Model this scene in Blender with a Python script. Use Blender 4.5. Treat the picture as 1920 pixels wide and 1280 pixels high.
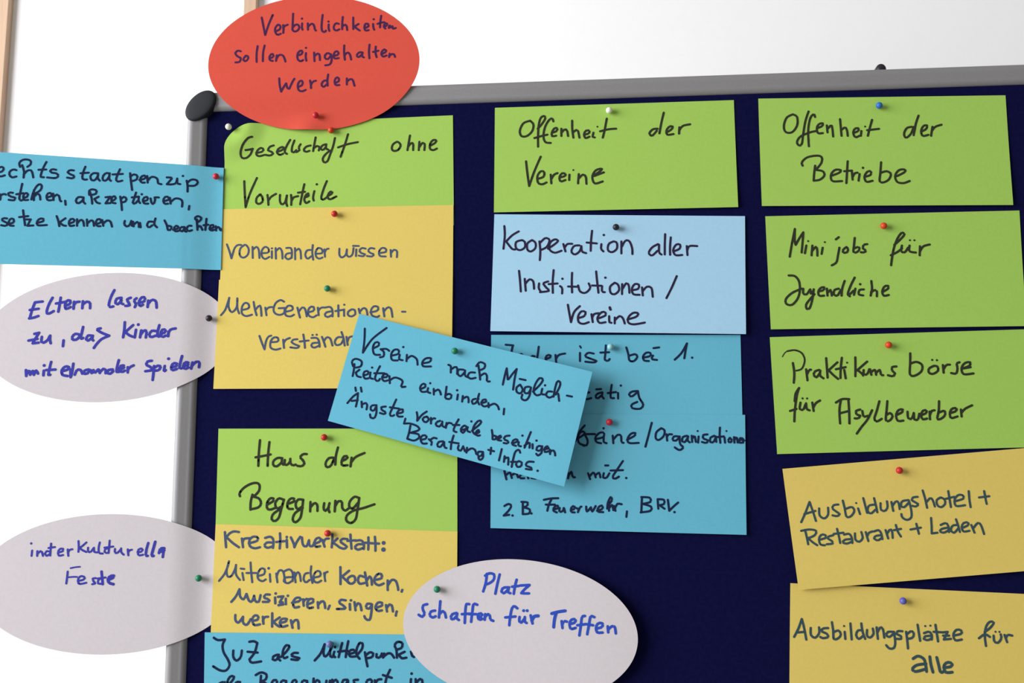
import bpy, bmesh, math, random
from mathutils import Vector, Matrix

scene = bpy.context.scene
for o in list(bpy.data.objects):
    bpy.data.objects.remove(o)

# ------------------------------------------------------------------ frame of reference
# Everything on the board is measured in millimetres: X to the right of the left rail's
# inner edge, Y below the top rail's inner edge, d off the felt towards the room.
TOP = 1.90                      # height of the top rail's inner edge above the floor (m)


def at(X, Y, d=0.0):
    return Vector((X / 1000.0, -d / 1000.0, TOP - Y / 1000.0))


# ------------------------------------------------------------------ camera
CAM_AT = (314.90, 339.16, 828.46)   # mm: right of the rail, below the rail, off the felt
CAM_RIGHT = (0.998049, 0.061629, -0.010019)
CAM_UP = (0.019449, -0.154376, 0.987821)
CAM_BACK = (0.059332, -0.986088, -0.155273)
cam_data = bpy.data.cameras.new('camera')
cam_data.sensor_width = 36.0
cam_data.lens = 1900.0 / 1920.0 * 36.0
cam_data.clip_start = 0.01
cam = bpy.data.objects.new('camera', cam_data)
scene.collection.objects.link(cam)
cr, cu, cb = Vector(CAM_RIGHT), Vector(CAM_UP), Vector(CAM_BACK)
cam.matrix_world = Matrix(((cr.x, cu.x, cb.x, 0), (cr.y, cu.y, cb.y, 0), (cr.z, cu.z, cb.z, 0), (0, 0, 0, 1)))
cam.location = at(*CAM_AT)
scene.camera = cam

# ------------------------------------------------------------------ light
world = bpy.data.worlds.new('room_light')
scene.world = world
world.use_nodes = True
bg = world.node_tree.nodes['Background']
bg.inputs['Color'].default_value = (1.0, 0.97, 0.90, 1)
bg.inputs['Strength'].default_value = 0.33

win_data = bpy.data.lights.new('window_daylight', 'AREA')
win_data.shape = 'RECTANGLE'
win_data.size = 2.1
win_data.size_y = 2.0
win_data.energy = 160
win_data.color = (0.97, 0.98, 1.0)
win = bpy.data.objects.new('window_daylight', win_data)
win.location = (-2.35, -1.45, 2.2)
win.rotation_euler = (Vector((0.35, 0, 1.6)) - win.location).to_track_quat('-Z', 'Y').to_euler()
scene.collection.objects.link(win)

vs = scene.view_settings
vs.view_transform = 'Standard'
vs.look = 'None'
vs.exposure = 0.0
vs.gamma = 1.0
vs.use_curve_mapping = False


# ------------------------------------------------------------------ materials
def material(name, color, rough=0.85, metal=0.0, spec=0.3, noise=None, bump=None, stretch=None):
    """Principled material; noise = (scale, amount) mottles the colour, bump = (scale, distance)."""
    m = bpy.data.materials.new(name)
    m.use_nodes = True
    nt = m.node_tree
    p = nt.nodes['Principled BSDF']
    p.inputs['Base Color'].default_value = (*color, 1)
    p.inputs['Roughness'].default_value = rough
    p.inputs['Metallic'].default_value = metal
    p.inputs['Specular IOR Level'].default_value = spec
    if noise or bump:
        tc = nt.nodes.new('ShaderNodeTexCoord')
        mp = nt.nodes.new('ShaderNodeMapping')
        mp.inputs['Scale'].default_value = stretch or (1, 1, 1)
        nt.links.new(tc.outputs['Object'], mp.inputs['Vector'])
    if noise:
        n = nt.nodes.new('ShaderNodeTexNoise')
        n.inputs['Scale'].default_value = noise[0]
        n.inputs['Detail'].default_value = 4
        n.inputs['Roughness'].default_value = 0.65
        nt.links.new(mp.outputs['Vector'], n.inputs['Vector'])
        r = nt.nodes.new('ShaderNodeValToRGB')
        a = noise[1]
        r.color_ramp.elements[0].position = 0.25
        r.color_ramp.elements[1].position = 0.75
        r.color_ramp.elements[0].color = (*[c * (1 - a) for c in color], 1)
        r.color_ramp.elements[1].color = (*[min(1, c * (1 + a)) for c in color], 1)
        nt.links.new(n.outputs['Fac'], r.inputs['Fac'])
        nt.links.new(r.outputs['Color'], p.inputs['Base Color'])
    if bump:
        n2 = nt.nodes.new('ShaderNodeTexNoise')
        n2.inputs['Scale'].default_value = bump[0]
        n2.inputs['Detail'].default_value = 3
        nt.links.new(mp.outputs['Vector'], n2.inputs['Vector'])
        b = nt.nodes.new('ShaderNodeBump')
        b.inputs['Strength'].default_value = 0.5
        b.inputs['Distance'].default_value = bump[1]
        nt.links.new(n2.outputs['Fac'], b.inputs['Height'])
        nt.links.new(b.outputs['Normal'], p.inputs['Normal'])
    return m


def paper(name, color):
    return material(name, color, rough=0.9, spec=0.15, noise=(420, 0.035), bump=(900, 0.00005))


M = {
    'wall': material('white_plaster', (0.95, 0.95, 0.965), rough=0.95, spec=0.1, noise=(60, 0.01), bump=(220, 0.0002)),
    'felt': material('navy_felt', (0.0055, 0.0058, 0.040), rough=1.0, spec=0.0, noise=(300, 0.25), bump=(1500, 0.0003)),
    'floor': material('grey_linoleum', (0.36, 0.34, 0.31), rough=0.6, noise=(40, 0.06)),
    'rail': material('satin_aluminium', (0.270, 0.265, 0.275), rough=0.5, metal=0.25, spec=0.4, noise=(500, 0.05)),
    'cap': material('dark_grey_plastic', (0.019, 0.021, 0.027), rough=0.65, spec=0.25),
    'wood': material('pale_wood', (0.58, 0.40, 0.28), rough=0.7, noise=(30, 0.10), stretch=(9, 9, 0.6)),
    'back': material('backing_board', (0.30, 0.28, 0.26), rough=0.9, noise=(80, 0.1)),
    'steel': material('pin_steel', (0.55, 0.55, 0.56), rough=0.25, metal=1.0),
    'screw': material('dark_screw_metal', (0.03, 0.025, 0.035), rough=0.45, metal=0.4),
    'lime': paper('lime_green_paper', (0.335, 0.545, 0.103)),
    'yellow': paper('yellow_paper', (0.68, 0.525, 0.132)),
    'teal': paper('turquoise_paper', (0.122, 0.430, 0.580)),
    'pale_blue': paper('pale_blue_paper', (0.355, 0.590, 0.775)),
    'red': paper('red_paper', (0.63, 0.082, 0.054)),
    'white': paper('off_white_paper', (0.60, 0.555, 0.585)),
    'ink_black': material('black_marker_ink', (0.030, 0.034, 0.020), rough=0.8, spec=0.08),
    'ink_plum': material('plum_marker_ink', (0.058, 0.018, 0.075), rough=0.8, spec=0.08),
    'ink_navy': material('navy_marker_ink', (0.010, 0.018, 0.055), rough=0.8, spec=0.08),
    'ink_violet': material('violet_black_marker_ink', (0.025, 0.017, 0.048), rough=0.8, spec=0.08),
    'ink_slate': material('slate_blue_marker_ink', (0.060, 0.085, 0.165), rough=0.8, spec=0.08),
    'ink_green': material('blue_green_marker_ink', (0.038, 0.075, 0.090), rough=0.8, spec=0.08),
    'ink_blue': material('blue_marker_ink', (0.045, 0.048, 0.36), rough=0.8, spec=0.08),
    'ink_royal': material('royal_blue_marker_ink', (0.030, 0.075, 0.46), rough=0.8, spec=0.08),
}


def plastic(name, color):
    return material(name, color, rough=0.42, spec=0.4)


PIN = {
    'crimson': plastic('crimson_plastic', (0.50, 0.012, 0.035)),
    'red': plastic('red_plastic', (0.48, 0.018, 0.016)),
    'orange_red': plastic('orange_red_plastic', (0.58, 0.045, 0.010)),
    'green': plastic('green_plastic', (0.010, 0.20, 0.10)),
    'white': plastic('white_plastic', (0.80, 0.80, 0.70)),
    'black': plastic('black_plastic', (0.012, 0.010, 0.018)),
    'blue': plastic('blue_plastic', (0.020, 0.13, 0.48)),
    'violet': plastic('dull_violet_plastic', (0.13, 0.15, 0.36)),
    'violet_blue': plastic('violet_blue_plastic', (0.10, 0.10, 0.42)),
    'pale': plastic('pale_aqua_plastic', (0.24, 0.50, 0.54)),
}


# ------------------------------------------------------------------ helpers
def link_mesh(name, bm, mats, parent=None, loc=None, smooth=True):
    """One mesh object; its vertices are given in world space and re-based on loc."""
    loc = Vector(loc) if loc is not None else Vector((0, 0, 0))
    for v in bm.verts:
        v.co -= loc
    me = bpy.data.meshes.new(name)
    bm.normal_update()
    bm.to_mesh(me)
    bm.free()
    me.materials.append(mats)
    if smooth:
        me.polygons.foreach_set('use_smooth', [True] * len(me.polygons))
    ob = bpy.data.objects.new(name, me)
    scene.collection.objects.link(ob)
    if parent:
        ob.parent = parent
        ob.location = loc - world_loc(parent)
    else:
        ob.location = loc
    return ob


def world_loc(o):
    v = Vector(o.location)
    return v + world_loc(o.parent) if o.parent else v


def tag(o, label, cat, group=None):
    o['label'] = label
    o['category'] = cat
    if group:
        o['group'] = group
    return o


def empty(name, loc):
    o = bpy.data.objects.new(name, None)
    o.empty_display_size = 0.02
    o.location = loc
    scene.collection.objects.link(o)
    return o


def box_bm(lo, hi, bevel=0.0):
    bm = bmesh.new()
    bmesh.ops.create_cube(bm, size=1.0)
    lo, hi = Vector(lo), Vector(hi)
    for v in bm.verts:
        v.co = Vector([(lo[i] + hi[i]) / 2 + v.co[i] * (hi[i] - lo[i]) for i in range(3)])
    if bevel:
        bmesh.ops.bevel(bm, geom=bm.edges[:], offset=bevel, segments=2, affect='EDGES', profile=0.5)
    return bm


# ------------------------------------------------------------------ wall
WALL_D = -500.0                                      # mm behind the felt: the board stands free of the wall
BR, BL = (-139.6, -121.5), (-502.0, -484.0)
bm = box_bm((-3.0, -WALL_D / 1000, 0.0), (4.5, -WALL_D / 1000 + 0.12, 2.8))
wall = link_mesh('wall_back', bm, M['wall'], smooth=False)
wall['kind'] = 'structure'
bm = box_bm((-3.0, -3.0, -0.1), (4.5, -WALL_D / 1000, 0.0))
floor = link_mesh('floor', bm, M['floor'], smooth=False)
floor['kind'] = 'structure'


def batten(x0, x1, label):
    a, b = at(x0, 0, WALL_D), at(x1, 0, WALL_D + 12)
    bm = box_bm((a.x, b.y, 0.9), (b.x, a.y + 0.0004, 2.6), 0.001)
    o = link_mesh('wooden_batten', bm, M['wood'], loc=((a.x + b.x) / 2, a.y, 0.9), smooth=False)
    tag(o, label, 'wood strip', 'wooden battens on the wall')


batten(BR[0], BR[1], 'thin pale wooden batten on the white wall, rising behind the red oval card')
batten(BL[0], BL[1], 'thin pale wooden batten on the white wall at the far left, above the turquoise card')

# ------------------------------------------------------------------ pinboard
BW, BH = 1170.0, 870.0                               # felt field, mm
board = empty('pinboard', Vector((BW / 2000, 0.009, 0)))
tag(board, 'navy blue felt pinboard with silver aluminium frame and dark corner cap', 'pinboard')

a, b = at(-1, BH + 1, -4), at(BW + 1, -1, 0)
bm = box_bm((a.x, b.y, a.z), (b.x, a.y, b.z))
link_mesh('felt_panel', bm, M['felt'], board, at(BW / 2, BH / 2, 0), smooth=False)
a, b = at(-4, BH + 4, -16.5), at(BW + 4, -4, -4.2)
bm = box_bm((a.x, b.y, a.z), (b.x, a.y, b.z))
link_mesh('back_panel', bm, M['back'], board, at(BW / 2, BH / 2, -12), smooth=False)

PROFILE = [(0.0, -3.5), (0.0, 0.3), (0.5, 1.2), (1.6, 2.4), (2.9, 3.2), (4.2, 3.6), (6.4, 3.65), (7.0, 3.95), (10.2, 4.0),
           (10.7, 4.25), (13.4, 4.25), (15.2, 3.9), (16.3, 3.1), (16.9, 1.6), (17.0, 0.0), (17.0, -15.0), (4.2, -15.0), (4.2, -3.5)]


def rail(p0, p1, outward):
    """Extrude the rail profile from p0 to p1 (mm on the board); outward is the unit step away from the felt."""
    bm = bmesh.new()
    rings = []
    for P in (p0, p1):
        rings.append([bm.verts.new(at(P[0] + outward[0] * o, P[1] + outward[1] * o, d)) for o, d in PROFILE])
    n = len(PROFILE)
    for i in range(n):
        j = (i + 1) % n
        bm.faces.new((rings[0][i], rings[0][j], rings[1][j], rings[1][i]))
    bm.faces.new(rings[0])
    bm.faces.new(rings[1][::-1])
    bmesh.ops.recalc_face_normals(bm, faces=bm.faces[:])
    c = at((p0[0] + p1[0]) / 2, (p0[1] + p1[1]) / 2, 0)
    o = link_mesh('frame_rail', bm, M['rail'], board, c, smooth=True)
    mod = o.modifiers.new('edges', 'EDGE_SPLIT')
    mod.split_angle = math.radians(34)
    return o


rail((0, 0), (BW, 0), (0, -1))
rail((0, BH), (0, 0), (-1, 0))
rail((BW, 0), (BW, BH), (1, 0))
rail((BW, BH), (0, BH), (0, 1))


def corner_cap(X, Y, ang):
    """Domed plastic cap over a mitred corner: an oval with its long axis across the corner."""
    bm = bmesh.new()
    ca, sa = math.cos(ang), math.sin(ang)
    rings = []
    prof = [(1.0, -16.0), (1.0, 5.2), (0.985, 6.1), (0.94, 6.8), (0.86, 7.2), (0.66, 7.5), (0.40, 7.7), (0.16, 7.75)]
    N = 48
    for s, d in prof:
        ring = []
        for i in range(N):
            t = 2 * math.pi * i / N
            u, v = 16.2 * s * math.cos(t), 10.2 * s * math.sin(t)
            ring.append(bm.verts.new(at(X + u * ca - v * sa, Y + u * sa + v * ca, d)))
        rings.append(ring)
    for r0, r1 in zip(rings, rings[1:]):
        for i in range(N):
            bm.faces.new((r0[i], r0[(i + 1) % N], r1[(i + 1) % N], r1[i]))
    bm.faces.new(rings[-1])
    bm.faces.new(rings[0][::-1])
    bmesh.ops.recalc_face_normals(bm, faces=bm.faces[:])
    return link_mesh('corner_cap', bm, M['cap'], board, at(X, Y, 0))


corner_cap(-4.6, -4.0, math.radians(-46)).__setitem__('label', 'dark grey plastic corner cap')
for X, Y, ang in ((BW + 4.6, -4.0, 46), (BW + 4.6, BH + 4.0, -46), (-4.6, BH + 4.0, 46)):
    corner_cap(X, Y, math.radians(ang))

# a dark knob fixed to the back of the top rail, only its rounded tip showing over the edge
bm = bmesh.new()
KX, KY, rings = 581.6, -20.2, []
for s, d in ((1.0, -12.0), (1.0, -5.6), (0.93, -4.4), (0.72, -3.4), (0.4, -2.8), (0.12, -2.6)):
    rings.append([bm.verts.new(at(KX + 4.3 * s * math.cos(2 * math.pi * i / 24), KY + 4.9 * s * math.sin(2 * math.pi * i / 24), d))
                  for i in range(24)])
for r0, r1 in zip(rings, rings[1:]):
    for i in range(24):
        bm.faces.new((r0[i], r0[(i + 1) % 24], r1[(i + 1) % 24], r1[i]))
bm.faces.new(rings[-1])
bm.faces.new(rings[0][::-1])
bmesh.ops.recalc_face_normals(bm, faces=bm.faces[:])
link_mesh('fixing_knob', bm, M['screw'], board, at(KX, KY, -6))['label'] = 'dark knob peeping over the top rail'

# the stand that carries the board: an upright and a foot behind each end
for X in (40.0, BW - 40.0):
    a, b = at(X - 14, 0, -44), at(X + 14, 0, -16.5)
    bm = box_bm((a.x, b.y, 0.03), (b.x, a.y, TOP - 0.05), 0.003)
    link_mesh('stand_post', bm, M['rail'], board, at(X, BH, -30), smooth=False)
    a, b = at(X - 18, 0, -260), at(X + 18, 0, 230)
    bm = box_bm((a.x, b.y, 0.0), (b.x, a.y, 0.03), 0.004)
    f = link_mesh('stand_foot', bm, M['cap'], board, Vector((X / 1000, 0.02, 0)), smooth=False)

# ------------------------------------------------------------------ measured data
def sm(t):
    t = max(0.0, min(1.0, t))
    return t * t * (3.0 - 2.0 * t)


def lift(Y, top, amount):
    v = max(0.0, min(1.0, (Y - top) / 95.0))
    return amount * v * v


def corner_bow(r):
    """The Gesellschaft card bows off the felt a little way in from its pinned-down corner."""
    return 3.2 * sm(r / 24) * (1 - sm((r - 18) / 20))


def slanted(s):
    """The slanted card lifts steadily towards its right end."""
    return 11.0 * s + 3.0 * sm((s - 0.5) / 0.5)


# how far (mm) each card stands off the felt at board position X (right of the
# left rail's inner edge) and Y (below the top rail's inner edge)
HEIGHT = {
    'A': lambda X, Y: 2.3 + 4.6 * sm((13 - Y) / 30) + 0.05 * max(0, -14 - Y) + 2.2 * max(0, (Y - 5) / 10) * 2.718 ** (-((X - 90) / 14) ** 2),
    'B': lambda X, Y: 0.45 + 5.2 * sm((16.5 - X) / 30) + 0.08 * max(0, -10 - X),
    'C': lambda X, Y: 0.45 + 5.2 * sm((16.5 - X) / 30) + 0.08 * max(0, -10 - X),
    'E': lambda X, Y: 1.9 + 4.4 * sm((15 - X) / 32) + 0.10 * max(0, -12 - X),
    'F': lambda X, Y: 0.6 + corner_bow(math.hypot(X - 17, Y - 12)),
    'G': lambda X, Y: 1.0,
    'H': lambda X, Y: 1.5 + lift(Y, 152, 0.8),
    'I': lambda X, Y: 0.6,
    'J': lambda X, Y: 1.1,
    'K': lambda X, Y: 1.6,
    'D': lambda X, Y: 2.6 + 5.0 * sm((X - 200) / 170),
    'L': lambda X, Y: 0.6 + lift(Y, 5, 2.0),
    'M': lambda X, Y: 1.6 + lift(Y, 103, 2.0),
    'N': lambda X, Y: 0.6,
    'O': lambda X, Y: 1.1 + lift(Y, 270, 1.4),
    'P': lambda X, Y: 3.4 + slanted(max(0, (X - 136.7) * 0.0047 + (Y - 182.6) * 0.00127)),
    'Q': lambda X, Y: 0.6 + lift(Y, 5, 2.2),
    'R': lambda X, Y: 0.6 + lift(Y, 107, 2.0),
    'S': lambda X, Y: 0.6 + lift(Y, 208, 0.6),
    'T': lambda X, Y: 1.6 + lift(Y, 310, 2.6),
    'U': lambda X, Y: 0.6 + lift(Y, 410, 1.5),
}

# ovals: centre X, centre Y, half length, half height, tilt in degrees (Y points down)
OVAL = {
    'A': (94.9, -38.9, 93.1, 59.9, 0.98),
    'B': (-74.8, 199.8, 103.5, 54.9, -2.52),
    'C': (-64.8, 402.0, 104.8, 55.5, 0.27),
    'D': (268.7, 440.4, 93.0, 54.9, 5.21),
}

QUAD = {
    'E': [(-181.5, 38.3), (16.7, 52.0), (17.3, 142.4), (-176.5, 137.1)],
    'F': [(17.0, 12.8), (216.0, 10.6), (216.8, 108.2), (16.7, 105.6)],
    'G': [(16.8, 88.7), (216.4, 90.6), (215.6, 185.4), (16.6, 184.8)],
    'H': [(15.9, 150.9), (215.9, 152.7), (214.8, 246.8), (14.6, 244.2)],
    'I': [(19.6, 277.4), (219.4, 280.1), (219.3, 371.6), (20.1, 368.4)],
    'J': [(20.2, 355.5), (219.4, 363.1), (218.6, 453.0), (19.2, 446.8)],
    'K': [(14.5, 441.4), (212.7, 443.9), (213.9, 533.4), (16.6, 530.2)],
    'L': [(252.4, 5.1), (455.7, 5.3), (454.9, 99.6), (251.0, 98.5)],
    'M': [(251.3, 99.9), (460.3, 107.3), (456.3, 206.9), (247.4, 200.2)],
    'N': [(247.8, 202.9), (452.3, 207.0), (450.3, 301.4), (246.3, 296.6)],
    'O': [(247.4, 268.3), (453.0, 272.5), (449.6, 367.6), (246.3, 360.6)],
    'P': [(137.4, 183.2), (330.6, 237.4), (306.2, 328.5), (112.4, 272.4)],
    'Q': [(476.3, 4.7), (679.9, 9.0), (677.2, 104.2), (474.4, 99.3)],
    'R': [(477.2, 107.6), (682.7, 108.4), (679.3, 204.7), (476.7, 203.2)],
    'S': [(475.9, 209.4), (680.4, 207.0), (677.3, 301.4), (477.0, 304.3)],
    'T': [(480.5, 316.1), (682.8, 301.1), (686.4, 394.8), (487.7, 410.1)],
    'U': [(482.3, 405.2), (682.8, 415.4), (675.9, 505.5), (476.4, 498.1)],
}

PINS = [
    ('A', 97.7, 8.9, 3.2, 'crimson'),
    ('F', 110.9, 21.8, 0.6, 'orange_red'),
    ('-', 21.1, 16.4, 2.5, 'white'),
    ('E', 11.4, 60.9, 2.1, 'crimson'),
    ('G', 115.1, 96.7, 1.0, 'red'),
    ('H', 110.4, 161.5, 1.5, 'green'),
    ('B', 9.4, 184.6, 1.2, 'black'),
    ('I', 109.8, 286.2, 0.6, 'red'),
    ('J', 114.0, 363.6, 1.1, 'red'),
    ('C', 9.0, 398.5, 1.3, 'green'),
    ('D', 203.8, 407.9, 2.6, 'green'),
    ('K', 117.5, 450.2, 1.6, 'violet'),
    ('P', 218.8, 217.6, 8.1, 'green'),
    ('L', 349.9, 12.2, 0.6, 'white'),
    ('M', 353.1, 114.9, 1.6, 'black'),
    ('N', 346.2, 215.4, 0.6, 'pale'),
    ('O', 343.8, 277.0, 1.1, 'crimson'),
    ('Q', 575.2, 15.8, 0.6, 'blue'),
    ('R', 572.0, 119.2, 0.6, 'orange_red'),
    ('S', 569.3, 218.2, 0.6, 'orange_red'),
    ('T', 570.8, 318.5, 1.6, 'red'),
    ('U', 566.9, 418.7, 0.6, 'violet_blue'),
]

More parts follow.
